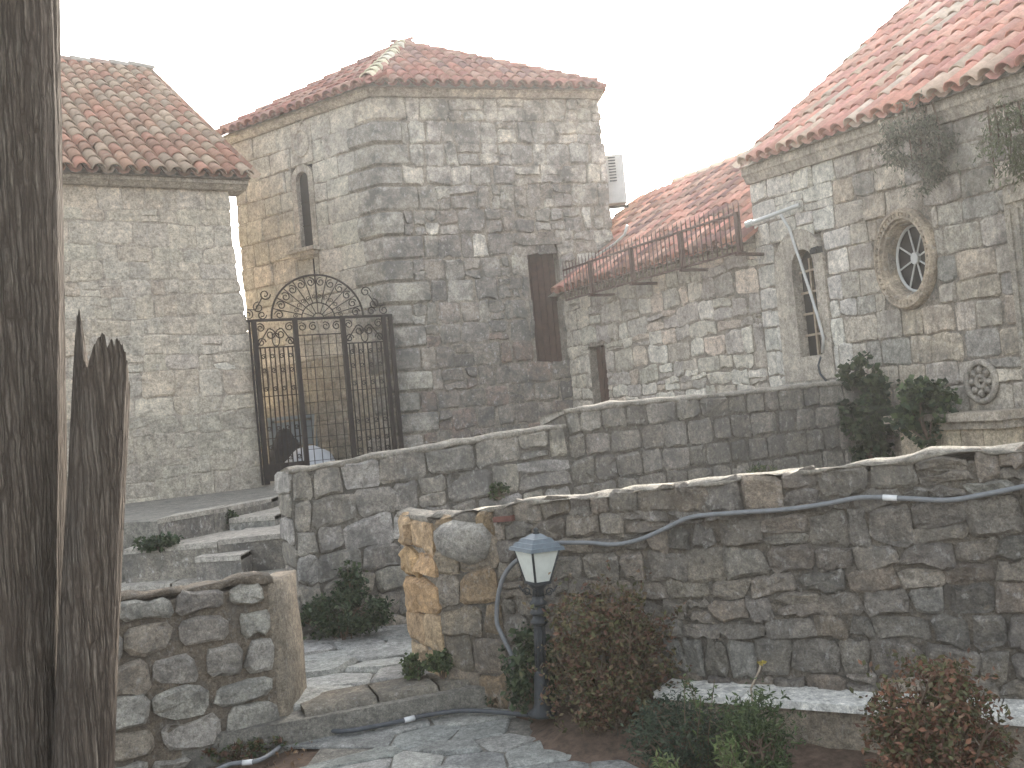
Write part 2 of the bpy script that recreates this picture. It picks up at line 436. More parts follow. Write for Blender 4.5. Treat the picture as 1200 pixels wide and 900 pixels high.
def core(name, W, s0, s1, zb, zt, thick, mat, parent, holes=(), top_rough=0.0, seg=0.25):
    """solid wall body behind the stones, with real openings"""
    mb = MB()
    ss = sorted(set([s0, s1] + [h for H in holes for h in H[:2]]))
    extra = []
    for a, b in zip(ss, ss[1:]):
        n = max(1, int((b - a) / seg)); extra += [a + (b - a) * i / n for i in range(1, n)]
    ss = sorted(set(ss + extra))
    def T(s): return zt(s) + (top_rough * noise.noise((s * 4.0, 1.3, 0)) if top_rough else 0)
    for a, b in zip(ss, ss[1:]):
        spans = []; z = None
        hs = sorted([(H[2], H[3]) for H in holes if H[0] <= a + 1e-6 and H[1] >= b - 1e-6])
        lo_a, lo_b = zb(a), zb(b)
        for g0, g1 in hs:
            spans.append((lo_a, lo_b, g0, g0)); lo_a = lo_b = g1
        spans.append((lo_a, lo_b, T(a), T(b)))
        for (la, lb, ha, hb) in spans:
            mb.add([W.p(a, la), W.p(b, lb), W.p(b, hb), W.p(a, ha)], [(0, 1, 2, 3)])
            mb.add([W.p(a, la, -thick), W.p(b, lb, -thick), W.p(b, hb, -thick), W.p(a, ha, -thick)], [(3, 2, 1, 0)])
        mb.add([W.p(a, T(a)), W.p(b, T(b)), W.p(b, T(b), -thick), W.p(a, T(a), -thick)], [(0, 1, 2, 3)])
    for s in (s0, s1):
        mb.add([W.p(s, zb(s)), W.p(s, T(s)), W.p(s, T(s), -thick), W.p(s, zb(s), -thick)], [(0, 1, 2, 3)])
    for (h0, h1, g0, g1) in holes:
        P = [(h0, g0), (h1, g0), (h1, g1), (h0, g1)]
        for i in range(4):
            a, b = P[i], P[(i + 1) % 4]
            mb.add([W.p(*a), W.p(*b), W.p(*b, -thick), W.p(*a, -thick)], [(0, 1, 2, 3)])
    return mb.build(name, mat, parent)
def lin(x0, y0, x1, y1): return lambda x: y0 + (y1 - y0) * (x - x0) / (x1 - x0)
def poly_line(pts):
    def f(x):
        if x <= pts[0][0]: return pts[0][1]
        for (a, b), (c, d) in zip(pts, pts[1:]):
            if x <= c: return b + (d - b) * (x - a) / (c - a)
        return pts[-1][1]
    return f
def ring_panel(W, outer, inner, n0, n1):
    """face with a hole: outer and inner loops of equal length, extruded n0 (front) to n1 (back)"""
    k = len(outer); mb = MB()
    vs = [W.p(*p, n0) for p in outer] + [W.p(*p, n0) for p in inner] + [W.p(*p, n1) for p in outer] + [W.p(*p, n1) for p in inner]
    fs = []
    for i in range(k):
        j = (i + 1) % k
        fs += [(i, j, k + j, k + i), (k + i, k + j, 3 * k + j, 3 * k + i), (2 * k + j, 2 * k + i, 3 * k + i, 3 * k + j), (i, 2 * k + i, 2 * k + j, j)]
    mb.add(vs, fs); return mb
def arch_loop(s0, s1, z0, z1, k=10):
    r = (s1 - s0) / 2; c = (s0 + s1) / 2; zs = z1 - r
    return [(s0, z0), (s1, z0)] + [(c + r * math.cos(math.pi * i / k), zs + r * math.sin(math.pi * i / k)) for i in range(k + 1)]

# ------------------------------------------------------------------ clay tile roofs
def tile_mesh(name, L=0.40, r0=0.088, r1=0.07, k=6, th=0.014):
    vs, fs = [], []
    for y, r in ((0, r0), (L, r1)):
        for rr in (r, r - th):
            for j in range(k + 1):
                a = math.pi * j / k; vs.append((-rr * math.cos(a), y, rr * math.sin(a) * 0.92))
    n = k + 1
    for j in range(k):
        fs += [(j, j + 1, 2 * n + j + 1, 2 * n + j), (n + j, 3 * n + j, 3 * n + j + 1, n + j + 1), (j, n + j, n + j + 1, j + 1)]
    me = bpy.data.meshes.new(name); me.from_pydata(vs, [], fs); me.materials.append(M['tile'])
    me.polygons.foreach_set('use_smooth', [True] * len(me.polygons)); return me
TILE = tile_mesh('roof_tile')
TV = [Vector(v.co) for v in TILE.vertices]; TF = [tuple(p.vertices) for p in TILE.polygons]
def tile_frame(o, e, u):
    """e along eave, u uphill; returns basis matrix"""
    e = e.normalized(); u = (u - e * u.dot(e)).normalized(); n = e.cross(u).normalized()
    if n.z < 0: e = -e; n = -n
    return Matrix((e, u, n)).transposed()
def roof_tiles(parent, o, e, u, length, slope, inside, pal, sp=0.178, ex=0.315, limit=300, pans=True, skip=None):
    """o: eave start, e: eave direction, u: uphill direction (3D unit)"""
    B = tile_frame(o, e, u); e = e.normalized(); u = u.normalized(); nrm = B.col[2].copy()
    items = []
    nc = int(length / sp) + 1; nr = int(slope / ex) + 1
    for c in range(nc):
        for r in range(nr):
            s, t = (c + 0.5) * sp, r * ex
            if not inside(s, t + 0.16): continue
            p = o + e * s + u * (t - 0.03 + rng.uniform(-0.015, 0.015)) + nrm * (0.03 + 0.012)
            if skip and skip(p + u * 0.15): continue
            items.append(p)
    items.sort(key=lambda p: (p - EYE).length)
    rest = MB()
    for i, p in enumerate(items):
        c = pick(pal, 0.2)
        rot = B @ Matrix.Rotation(rng.gauss(0, 0.02), 3, 'Z') @ Matrix.Rotation(-0.035 + rng.gauss(0, 0.01), 3, 'X') @ Matrix.Rotation(rng.gauss(0, 0.05), 3, 'Y')
        if i < limit:
            t = bpy.data.objects.new('roof_tile', TILE); COL.objects.link(t); t.parent = parent
            t.matrix_local = Matrix.Translation(p - abspos(parent)) @ rot.to_4x4(); t.color = (*c, 1)
        else: rest.add([p + rot @ v for v in TV], TF, c)
    if rest.v: stuff(rest.build('far_roof_tiles', M['tile_attr'], parent, True, col=True))
    if pans:
        mb = MB(); k = 4
        for c in range(nc + 1):
            cs = c * sp
            for r in range(nr):
                t0 = r * ex - 0.05 if r == 0 else r * ex - 0.02; t1 = t0 + ex + 0.04
                if not inside(min(max(cs, 0.02), length - 0.02), r * ex + 0.16): continue
                if skip and skip(o + e * cs + u * (r * ex + 0.15)): continue
                vs = []
                for t, rr, lift in ((t0, 0.078, 0.012), (t1, 0.086, 0.0)):
                    for j in range(k + 1):
                        a = math.pi * j / k
                        vs.append(o + e * (cs - rr * math.cos(a)) + u * t + nrm * (0.055 - rr * 0.8 * math.sin(a) + lift))
                mb.add(vs, [(j, j + 1, k + 2 + j, k + 1 + j) for j in range(k)], pick(pal, 0.2))
        if mb.v: stuff(mb.build('pan_tiles', M['tile_attr'], parent, True, col=True))
def hip_tiles(parent, a, b, pal, mat=None, scale=1.25):
    d = (b - a); L = d.length; d.normalize(); n = max(1, int(L / 0.31)); side = d.cross(Vector((0, 0, 1))).normalized()
    B = tile_frame(a, side, d)
    for i in range(n + 1):
        t = bpy.data.objects.new('ridge_tile', TILE); COL.objects.link(t); t.parent = parent
        t.matrix_local = Matrix.Translation(a + d * (i * L / (n + 0.6)) + B.col[2] * 0.055 - abspos(parent)) @ (B @ Matrix.Rotation(-0.05, 3, 'X') @ Matrix.Diagonal((scale, 1.05, scale))).to_4x4()
        t.color = (*pick(pal, 0.15), 1)

# ------------------------------------------------------------------ foliage
def leaves(mb, pts, size, pal, asp=0.55, droop=0.0, var=0.35):
    for p in pts:
        s = size * rng.uniform(0.6, 1.35); c = tint(rng.choice(pal), var)
        d = Vector((rng.gauss(0, 1), rng.gauss(0, 1), rng.gauss(0, 0.8) - droop)).normalized()
        q = d.cross(Vector((rng.gauss(0, 1), rng.gauss(0, 1), rng.gauss(0, 1)))).normalized()
        up = d.cross(q)
        mb.add([p, p + d * s * 0.5 + q * s * asp * 0.5 + up * s * 0.1, p + d * s, p + d * s * 0.5 - q * s * asp * 0.5 + up * s * 0.1], [(0, 1, 2, 3)], c)
def blob_points(c, rad, n, shell=0.55, freq=5.0, cut=-0.12, flat=None):
    out = []; c = Vector(c); seed = rng.uniform(0, 50)
    while len(out) < n:
        d = Vector((rng.gauss(0, 1), rng.gauss(0, 1), rng.gauss(0, 1))).normalized()
        k = (1 - shell) + shell * rng.random(); k = k ** 0.6
        edge = 1.0 + 0.28 * noise.noise(d * 2.2 + Vector((seed, 0, 0))) + 0.16 * noise.noise(d * 5.0 + Vector((seed, 0, 0)))
        p = c + Vector((d.x * rad[0], d.y * rad[1], d.z * rad[2])) * k * edge
        if noise.noise(p * freq + Vector((seed, 0, 0))) < cut: continue
        out.append(p)
    return out
def shrub(name, label, cat, base, rad, n, size, pal, stems=10, group=None, lift=0.0, asp=0.55, cut=-0.12, freq=8.0, stem_h=1.0, droop=0.0):
    base = Vector(base); t = thing(name, label, cat, base, group)
    c = base + Vector((0, 0, rad[2] + lift))
    mb = MB(); leaves(mb, blob_points(c, rad, n, 0.75, freq, cut), size, pal, asp, droop)
    for q in range(14):                              # loose shoots that break the outline
        d_ = Vector((rng.gauss(0, 1), rng.gauss(0, 1), abs(rng.gauss(0.3, 1)))).normalized(); p0_ = c + Vector((d_.x * rad[0], d_.y * rad[1], d_.z * rad[2])) * 0.85
        leaves(mb, [p0_ + d_ * (rad[2] * 0.5 * rng.random()) + Vector((rng.gauss(0, 0.008), rng.gauss(0, 0.008), 0)) for _ in range(14)], size, pal, asp, droop)
    stuff(mb.build('foliage', M['leaf'], t, col=True))
    if stems:
        sm = MB()
        for i in range(stems):
            a = rng.uniform(0, 6.28); k = rng.uniform(0.3, 0.95)
            tip = c + Vector((rad[0] * k * math.cos(a), rad[1] * k * math.sin(a), rad[2] * rng.uniform(-0.1, 0.85) * stem_h))
            kq = min(1.0, rad[2] / 0.2); b0 = base + Vector((rng.gauss(0, 0.03) * kq, rng.gauss(0, 0.03) * kq, -0.02)); md = (b0 + tip) / 2 + Vector((rng.gauss(0, 0.03), rng.gauss(0, 0.03), 0.04))
            sm.tube([b0, md, tip], [0.008, 0.006, 0.003], 4)
            for q in range(3):
                f = rng.uniform(0.4, 0.9); s0 = md.lerp(tip, f); sm.tube([s0, s0 + Vector((rng.gauss(0, 0.04), rng.gauss(0, 0.04), rng.uniform(0, 0.07))) * kq], [0.004, 0.002], 3)
        sm.build('stem', M['stem'], t)
    return t

# =================================================================== SETTING
TZ = 1.0; CZ = 0.17                         # terrace and courtyard levels
g = MB(); g.add([(-400, -60, -0.06), (400, -60, -0.06), (400, 1500, -0.06), (-400, 1500, -0.06)], [(0, 1, 2, 3)])
struct(g.build('ground', M['ground']))
# bed of bare soil in the foreground
sb = MB(); nx, ny = 60, 60
for j in range(ny + 1):
    for i in range(nx + 1):
        x, y = -4 + 8.5 * i / nx, 2.2 + 4.4 * j / ny; bank = 0.1 * max(0, min(1, (x + 0.15) / 0.3)) * max(0, min(1, (y - 4.62 + 0.3 * x) / 0.35))
        sb.v.append(Vector((x, y, bank - 0.012 + 0.025 * noise.noise((x * 2.3, y * 2.3, 0)) + 0.016 * noise.noise((x * 8, y * 8, 3))))); sb.c.append((0, 0, 0))
for j in range(ny):
    for i in range(nx):
        a = j * (nx + 1) + i; sb.f.append((a, a + 1, a + nx + 2, a + nx + 1))
struct(sb.build('soil', M['soil'], None, True))

def slab(name, poly, z, depth, mat, parent=None):
    mb = MB(); mb.hexa([Vector((x, y, z - depth)) for x, y in poly], [Vector((x, y, z)) for x, y in poly]); return mb.build(name, mat, parent)

# plan of the big walls
TC = atY(452, 310, 14.0); TL = atY(279, 250, 15.67); TR = atY(708, 195, 15.10)
WL, WR = Wall(TL, TC), Wall(TC, TR)
k0 = WR.hit(663, 380)
k1 = atY(890, 330, 11.26)
WK = Wall(k0, k1)
WC = Wall(k1, atY(1200, 300, 7.9))
WH = Wall(atY(70, 300, 11.8), atY(284, 400, 13.0))
b0, b1 = atY(345, 620, 7.2), atY(998, 490, 9.5)
WB = Wall(b0, b1)
n0, n1 = atY(517, 700, 5.8), atY(1200, 640, 4.22)
WN = Wall(n0, n1)
WNE = Wall(atY(478, 700, 6.3), n0)
d0, d1 = atY(140, 780, 5.0), atY(324, 760, 5.42)
WD = Wall(d0, d1)
d2 = atY(350, 760, 5.82)
WDE = Wall(d1, d2)

# courtyard paving
cy = slab('courtyard', [(-2.6, 4.9), (-1.1, 5.38), (-0.25, 5.66), (0.9, 5.9), (1.2, 8.6), (-2.9, 8.6)], CZ - 0.03, 0.24, M['mortar_pave']); struct(cy)
seeds = rubble_seeds(-2.7, 0.6, 5.25, 7.9, 0.42, 0.3)
cells = voronoi(seeds, 0.45, 1.3)
thr0, thr1 = Vector((-1.22, 5.62)), Vector((-0.2, 5.92))
def ok_court(p):
    x, y = sum(q[0] for q in p) / len(p), sum(q[1] for q in p) / len(p)
    return -2.6 < x < 0.3 and y < 7.7 and (thr1 - thr0).cross(Vector((x, y)) - thr0) > 0.06
lay(Floor(CZ - 0.03), [p for p in cells if p and ok_court(p)], M['flag'], cy, lambda x, y: pick([(0.3, 0.31, 0.305), (0.34, 0.35, 0.345), (0.27, 0.28, 0.28)], 0.1), name='flagstone', gap=0.004, proud=0.03, sink=0.0, rough=0.004, inset=0.92, rounding=0.1)

# threshold step between the two rubble walls
st = thing('threshold_step', 'low worn stone step across the gap between the rubble walls', 'step', (-0.7, 5.5, 0))
ta, tb = atZ(356, 834, CZ), atZ(556, 796, CZ)
td = (tb - ta).xy.normalized(); tn = Vector((-td.y, td.x)); tl = (tb - ta).xy.length
WT = Wall(ta, tb); cut = [0, 0.42 * tl, 0.78 * tl, tl + 0.05]
for a, b in zip(cut, cut[1:]):
    mb = MB(); k = 7
    prof = [(-0.012, -0.02), (0.0, CZ - 0.03), (-0.02, CZ), (-0.3, CZ + 0.004), (-0.3, 0)]
    for i in range(k + 1):
        s = a + 0.006 + (b - a - 0.012) * i / k
        for (n_, z) in prof: mb.v.append(WT.p(s, z + 0.008 * noise.noise((s * 5, z * 9, 1)), n_ + 0.014 * noise.noise((s * 6, z * 7, 4)))); mb.c.append((0.23, 0.215, 0.185))
    q = len(prof)
    for i in range(k):
        for j in range(q): mb.f.append((i * q + j, i * q + (j + 1) % q, (i + 1) * q + (j + 1) % q, (i + 1) * q + j))
    mb.f += [tuple(range(q)), tuple(range(k * q, k * q + q))[::-1]]
    mb.build('kerb_stone', M['rubble'], st, True, col=True)

# flagged path in the foreground
pp = [atZ(x, y, 0.0).xy for x, y in [(385, 868), (470, 850), (548, 838), (600, 842), (650, 856), (700, 878), (752, 905), (800, 960), (330, 960), (360, 900)]]
path = slab('path', [tuple(p) for p in pp], 0.012, 0.05, M['mortar_pave']); struct(path)
px0, px1 = min(p.x for p in pp), max(p.x for p in pp); py0, py1 = min(p.y for p in pp), max(p.y for p in pp)
cells = voronoi(rubble_seeds(px0, px1, py0, py1, 0.34, 0.25), 0.45, 1.25)
def inpoly(x, y, P):
    r = False
    for i in range(len(P)):
        a, b = P[i - 1], P[i]
        if (a[1] > y) != (b[1] > y) and x < (b[0] - a[0]) * (y - a[1]) / (b[1] - a[1]) + a[0]: r = not r
    return r
keep = [p for p in cells if p and inpoly(sum(q[0] for q in p) / len(p), sum(q[1] for q in p) / len(p), pp)]
lay(Floor(0.012), keep, M['flag'], path, lambda x, y: pick([(0.25, 0.262, 0.26), (0.29, 0.3, 0.297), (0.22, 0.235, 0.235)], 0.1), name='flagstone', gap=0.004, proud=0.013, sink=0.004, rough=0.005, inset=0.92, rounding=0.1)

# terrace, held by wall B and the steps
te = [atZ(150, 612, TZ).xy, atZ(185, 611, TZ).xy, atZ(250, 598, TZ).xy, atZ(318, 584, TZ).xy, atZ(345, 578, TZ).xy]
terr = slab('terrace', [tuple(Vector((-9, te[0].y - 0.3))), *[tuple(p) for p in te], tuple(b0.xy + Vector((0.05, 0.4))), tuple(b1.xy + Vector((0.0, 0.45))), tuple(b1.xy + Vector((1.2, 0.2))), (9, 6), (14, 26), (-14, 26)], TZ, 1.1, M['mortar_pave']); struct(terr)
stp = thing('stone_steps', 'worn grey stone steps climbing to the terrace by the iron gate', 'steps', (-2.6, 8.0, CZ))
def step(pxs, z, back, h, col):
    pts = [atZ(x, y, z) for x, y in pxs]
    n = len(pts)
    for i in range(n - 1):
        a, b = pts[i], pts[i + 1]; k = max(1, int((b - a).length / 0.5))
        for q in range(k):
            p, r = a.lerp(b, q / k + 0.006), a.lerp(b, (q + 1) / k - 0.006); mb = MB()
            e = 0.012
            jz = rng.gauss(0, 0.008)
            lo = [Vector((p.x, p.y, z - h)), Vector((r.x, r.y, z - h)), Vector((r.x, r.y + back, z - h)), Vector((p.x, p.y + back, z - h))]
            mi = [v + Vector((0, rng.gauss(0, 0.01), h - 0.03)) for v in lo]
            hi = [v + Vector((0, 0.022 if i_ < 2 else 0, h + jz)) for i_, v in enumerate(lo)]
            mb.hexa(lo, mi); mb.hexa(mi, hi)
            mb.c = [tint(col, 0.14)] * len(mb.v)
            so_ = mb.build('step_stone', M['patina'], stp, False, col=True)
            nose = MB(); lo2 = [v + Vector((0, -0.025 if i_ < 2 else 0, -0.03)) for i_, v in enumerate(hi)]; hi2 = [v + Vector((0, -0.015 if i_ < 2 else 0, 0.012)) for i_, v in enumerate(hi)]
            nose.hexa(lo2, hi2); nose.c = [tint((0.33, 0.32, 0.295), 0.1)] * len(nose.v); nose.build('skylit_tread', M['flag'], so_, False, col=True)  # treads coloured paler than the risers: sky light put into their colour
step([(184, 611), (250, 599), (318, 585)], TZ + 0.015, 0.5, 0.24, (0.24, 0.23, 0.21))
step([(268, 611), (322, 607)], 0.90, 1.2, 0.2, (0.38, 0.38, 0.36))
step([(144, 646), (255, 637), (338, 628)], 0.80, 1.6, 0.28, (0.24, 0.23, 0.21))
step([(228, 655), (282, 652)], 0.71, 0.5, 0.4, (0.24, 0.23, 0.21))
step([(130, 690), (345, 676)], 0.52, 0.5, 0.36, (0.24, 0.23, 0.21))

# =================================================================== LEFT HOUSE
PAL_TILE_OLD = [(0.3, 0.175, 0.115), (0.33, 0.205, 0.14), (0.27, 0.15, 0.1), (0.33, 0.245, 0.17), (0.3, 0.225, 0.16), (0.34, 0.17, 0.115)]
PAL_TILE_RED = [(0.32, 0.135, 0.1), (0.28, 0.12, 0.095), (0.33, 0.175, 0.13), (0.24, 0.13, 0.115), (0.34, 0.2, 0.155), (0.31, 0.14, 0.11)]
PAL_TILE_PINK = [(0.56, 0.28, 0.21), (0.51, 0.25, 0.2), (0.58, 0.34, 0.26), (0.54, 0.4, 0.3), (0.58, 0.47, 0.37), (0.54, 0.28, 0.23), (0.57, 0.32, 0.25)]
house = thing('stone_house', 'pale stone house at left with brown tiled roof beside the iron gate', 'house', (-4.3, 12.4, TZ))
hz0, hz1 = WH.uv(70, 216)[1], WH.uv(273, 224)[1]
hs0, hs1 = -2.0, WH.L
hzt = lin(0, hz0, WH.L, hz1); hzb = lambda s: 0.75
core('wall', WH, hs0, hs1 - 0.02, hzb, hzt, 0.5, M['mortar_house'], house)
bat0 = WH.uv(280, 300)[1]
def batter(z): return 0.15 * max(0.0, min(1.0, (bat0 - z) / 1.3))
mb = MB(); zz_ = [0.75, 1.2, 1.8, 2.4, bat0]
for z in zz_: mb.v += [WH.p(hs1 - 0.03, z, 0.0), WH.p(hs1 - 0.02 + batter(z), z, 0.0), WH.p(hs1 - 0.02 + batter(z), z, -0.45), WH.p(hs1 - 0.03, z, -0.45)]; mb.c += [(0, 0, 0)] * 4
for i in range(len(zz_) - 1):
    for j in range(4): mb.f.append((i * 4 + j, i * 4 + (j + 1) % 4, i * 4 + 4 + (j + 1) % 4, i * 4 + 4 + j))
mb.build('battered_corner', M['mortar_house'], house)
def battered(polys): return [[(x + (batter(z) if x > hs1 - 0.06 else 0), z) for x, z in p] for p in polys]
nbh = 17
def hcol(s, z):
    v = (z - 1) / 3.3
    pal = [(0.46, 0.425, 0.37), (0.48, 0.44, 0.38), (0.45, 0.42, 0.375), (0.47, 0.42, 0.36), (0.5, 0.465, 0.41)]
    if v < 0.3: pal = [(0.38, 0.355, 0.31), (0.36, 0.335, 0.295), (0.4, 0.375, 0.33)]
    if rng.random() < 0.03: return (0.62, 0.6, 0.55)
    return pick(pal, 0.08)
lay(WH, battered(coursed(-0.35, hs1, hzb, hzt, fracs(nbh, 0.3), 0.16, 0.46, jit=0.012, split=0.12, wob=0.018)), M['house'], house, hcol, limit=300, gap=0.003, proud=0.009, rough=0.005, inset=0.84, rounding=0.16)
# projecting concrete cornice and roof
def cornice(W, s0, s1, zt, h, out, parent, mat, name='cornice', pieces=0):
    cuts = [s0 + (s1 - s0) * i / max(1, pieces) for i in range(max(1, pieces) + 1)]
    for a, b in zip(cuts, cuts[1:]):
        mb = MB(); a2, b2 = a + (0.003 if a > s0 else 0), b - (0.003 if b < s1 else 0)
        pr = [(-0.3, 0.0), (out * 0.45, 0.0), (out * 0.8, h * 0.45), (out, h * 0.55), (out, h), (-0.3, h)]
        vs = [W.p(s, zt(s) + z, n_) for s in (a2, b2) for n_, z in pr]; q = len(pr)
        mb.add(vs, [(j, (j + 1) % q, q + (j + 1) % q, q + j) for j in range(q)] + [tuple(range(q)), tuple(range(q, 2 * q))[::-1]])
        mb.build(name, mat, parent)
cornice(WH, hs0, hs1 + 0.2, hzt, 0.1, 0.17, house, M['cornice'], pieces=5)
n3 = Vector((WH.n.x, WH.n.y, 0)); d3 = Vector((WH.d.x, WH.d.y, 0))
he1 = WH.hit(297, 208, 0.22); he0 = WH.hit(70, 200, 0.22)
ed = (he1 - he0).normalized()
V = Wall(he1, he1 - n3 * 5)
run, zr = V.uv(172, 84)
hup = (-n3 * run + Vector((0, 0, zr - he1.z))); hsl = hup.length; hup.normalize()
hlen = (he1 - he0).length + 1.3; ho = he1 - ed * hlen
def gable_body(name, o, e, L, upv, slope, parent, mat, drop=0.0):
    """closed roof body below the tiles, two slopes"""
    a = [o, o + upv * slope, o + Vector((upv.x, upv.y, -upv.z)) * slope + Vector((0, 0, 0)) + Vector((upv.x, upv.y, 0)) * slope]
    a[2] = o + Vector((upv.x, upv.y, 0)) * (2 * slope)
    dz = Vector((0, 0, -0.02))
    mb = MB(); mb.hexa([p + dz for p in a], [p + e * L + dz for p in a]); return mb.build(name, mat, parent)
gable_body('roof', ho, ed, hlen - 0.03, hup, hsl, house, M['mortar'])
roof_tiles(house, ho, ed, hup, hlen, hsl, lambda s, t: t < hsl and s < hlen, PAL_TILE_OLD, sp=0.183, ex=0.30)
hip_tiles(house, ho + hup * hsl, ho + hup * hsl + ed * hlen * 0.97, [(0.33, 0.3, 0.25), (0.28, 0.2, 0.16)])
# rest of the house body
mb = MB(); q0, q1 = WH.p(hs0, 0.6, -0.5), WH.p(hs1 - 0.02, 0.6, -0.5); dp = -n3 * (2 * run - 0.7)
mb.hexa([q0, q1, q1 + dp, q0 + dp], [v + Vector((0, 0, hz0 - 0.6)) for v in (q0, q1, q1 + dp, q0 + dp)]); mb.build('rear_wall', M['mortar_house'], house)

# =================================================================== TOWER
tower = thing('stone_tower', 'tall square tower of grey weathered blocks with red pyramid roof', 'tower', (TC.x, TC.y, TZ))
tzt_v = atY(438, 113, 14.0).z; tzb = lambda s: 0.9
tzt = lambda s: tzt_v
TB = fracs(17, 0.12)
def rect_uv(W, pts, off=0.0):
    u = [W.uv(x, y, off) for x, y in pts]; return (min(a for a, b in u), max(a for a, b in u), min(b for a, b in u), max(b for a, b in u))
sx = WL.uv(358, 250)[0]; slit = (sx - 0.125, sx + 0.125, WL.uv(358, 291)[1], WL.uv(358, 200)[1])
slit_o = (slit[0] - 0.1, slit[1] + 0.1, slit[2], slit[3] + 0.1)
drs0, drs1 = WR.uv(621, 350)[0], WR.uv(659, 350)[0]; door = (drs0 + 0.02, drs1, WR.uv(645, 427)[1], WR.uv(640, 287)[1])
core('wall', WL, 0.0, WL.L, tzb, tzt, 0.4, M['mortar_tower'], tower, holes=[slit_o])
core('wall', WR, 0.0, WR.L, tzb, tzt, 0.4, M['mortar_tower'], tower, holes=[door])
LP = [(0.47, 0.45, 0.41), (0.45, 0.43, 0.39), (0.43, 0.415, 0.38), (0.49, 0.465, 0.425)]
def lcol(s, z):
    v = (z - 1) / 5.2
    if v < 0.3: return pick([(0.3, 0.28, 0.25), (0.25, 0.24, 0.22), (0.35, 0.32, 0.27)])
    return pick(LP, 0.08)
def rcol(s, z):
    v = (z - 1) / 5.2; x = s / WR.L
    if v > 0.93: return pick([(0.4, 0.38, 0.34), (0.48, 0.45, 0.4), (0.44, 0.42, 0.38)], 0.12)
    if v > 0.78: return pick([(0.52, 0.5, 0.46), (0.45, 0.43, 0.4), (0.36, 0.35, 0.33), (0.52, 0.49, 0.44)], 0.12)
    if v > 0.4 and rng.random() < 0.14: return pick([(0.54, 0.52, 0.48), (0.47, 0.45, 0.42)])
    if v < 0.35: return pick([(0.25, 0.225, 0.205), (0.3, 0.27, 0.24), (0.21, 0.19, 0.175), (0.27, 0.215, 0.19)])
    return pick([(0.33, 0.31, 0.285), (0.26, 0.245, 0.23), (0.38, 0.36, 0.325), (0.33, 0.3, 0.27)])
ql = [rng.uniform(0.42, 0.62) if k % 2 else rng.uniform(0.26, 0.4) for k in range(17)]
qr = [rng.uniform(0.3, 0.42) if k % 2 else rng.uniform(0.45, 0.62) for k in range(17)]
def per_course(W, a0, a1, holes, wmin, wmax, split, jit, side):
    out = []
    for k in range(17):
        lo, hi = TB[k], TB[k + 1]
        zb_ = lambda s, v=lo: 0.9 + v * (tzt_v - 0.9); zt_ = lambda s, v=hi: 0.9 + v * (tzt_v - 0.9)
        s0 = a0 + (qr[k] if side == 'R' else -rng.uniform(0, 0.05)); s1 = a1 - (ql[k] if side == 'L' else -rng.uniform(0.0, 0.07))
        out += coursed(s0, s1, zb_, zt_, [0, 1], wmin, wmax, holes, jit, split)
    return out
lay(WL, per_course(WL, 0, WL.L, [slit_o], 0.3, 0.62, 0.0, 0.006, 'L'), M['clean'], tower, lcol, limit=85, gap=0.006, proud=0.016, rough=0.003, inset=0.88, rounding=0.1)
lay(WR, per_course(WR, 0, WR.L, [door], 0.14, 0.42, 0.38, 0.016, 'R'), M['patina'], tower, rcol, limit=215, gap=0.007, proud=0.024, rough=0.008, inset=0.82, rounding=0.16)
# quoins that turn the corner
for k in range(17):
    z0, z1 = 0.9 + TB[k] * (tzt_v - 0.9) + 0.009, 0.9 + TB[k + 1] * (tzt_v - 0.9) - 0.009
    def P(o, q):
        c = WL.A + WL.d * WL.L
        bis = (WL.n + WR.n).normalized(); f = 1 / max(0.4, bis.dot(WL.n))
        return [c - WL.d * (ql[k] - 0.012 - q) - WL.n * 0.02, c - WL.d * (ql[k] - 0.012 - q) + WL.n * o, c + bis * (o * f), c + WR.d * (qr[k] - 0.012 - q) + WR.n * o, c + WR.d * (qr[k] - 0.012 - q) - WR.n * 0.02]
    o1 = rng.uniform(0.03, 0.055); rings = [(z0, 0.006, 0.02), (z0 + 0.035, o1, 0), ((z0 + z1) / 2, o1 + 0.008, 0), (z1 - 0.035, o1, 0), (z1, 0.006, 0.02)]
    mb = MB()
    for z, o, q in rings:
        mb.v += [Vector((p.x + rng.gauss(0, 0.004), p.y + rng.gauss(0, 0.004), z + rng.gauss(0, 0.003))) for p in P(o, q)]
    for r in range(4):
        for j in range(4): mb.f.append((r * 5 + j, r * 5 + j + 1, r * 5 + 6 + j, r * 5 + 5 + j))
    mb.f += [tuple(range(4, -1, -1)), tuple(range(20, 25))]
    v = k / 17
    c = (0.5, 0.46, 0.4) if v > 0.9 else pick([(0.3, 0.29, 0.27), (0.36, 0.345, 0.315), (0.33, 0.31, 0.285)])
    mb.c = [c] * len(mb.v); mb.build('quoin', M['patina'], tower, False, col=True)
# rear walls
TL2 = TL + Vector((0.6, 2.6, 0)); TR2 = TR + Vector((-0.35, 2.8, 0))
mb = MB()
bi = [WL.p(0, 0, -0.41), WL.p(WL.L, 0, -0.41) + Vector((0, 0.1, 0)), WR.p(WR.L, 0, -0.41), TR2, TL2]
mb.hexa([Vector((p.x, p.y, 0.8)) for p in bi], [Vector((p.x, p.y, tzt_v)) for p in bi]); mb.build('rear_wall', M['mortar_tower'], tower)
for W_, a, b in ((Wall(TR, TR2), TR, TR2),):
    W_.n = Vector((W_.d.y, -W_.d.x))
    core('wall', W_, 0, W_.L, tzb, tzt, 0.3, M['mortar_tower'], tower)
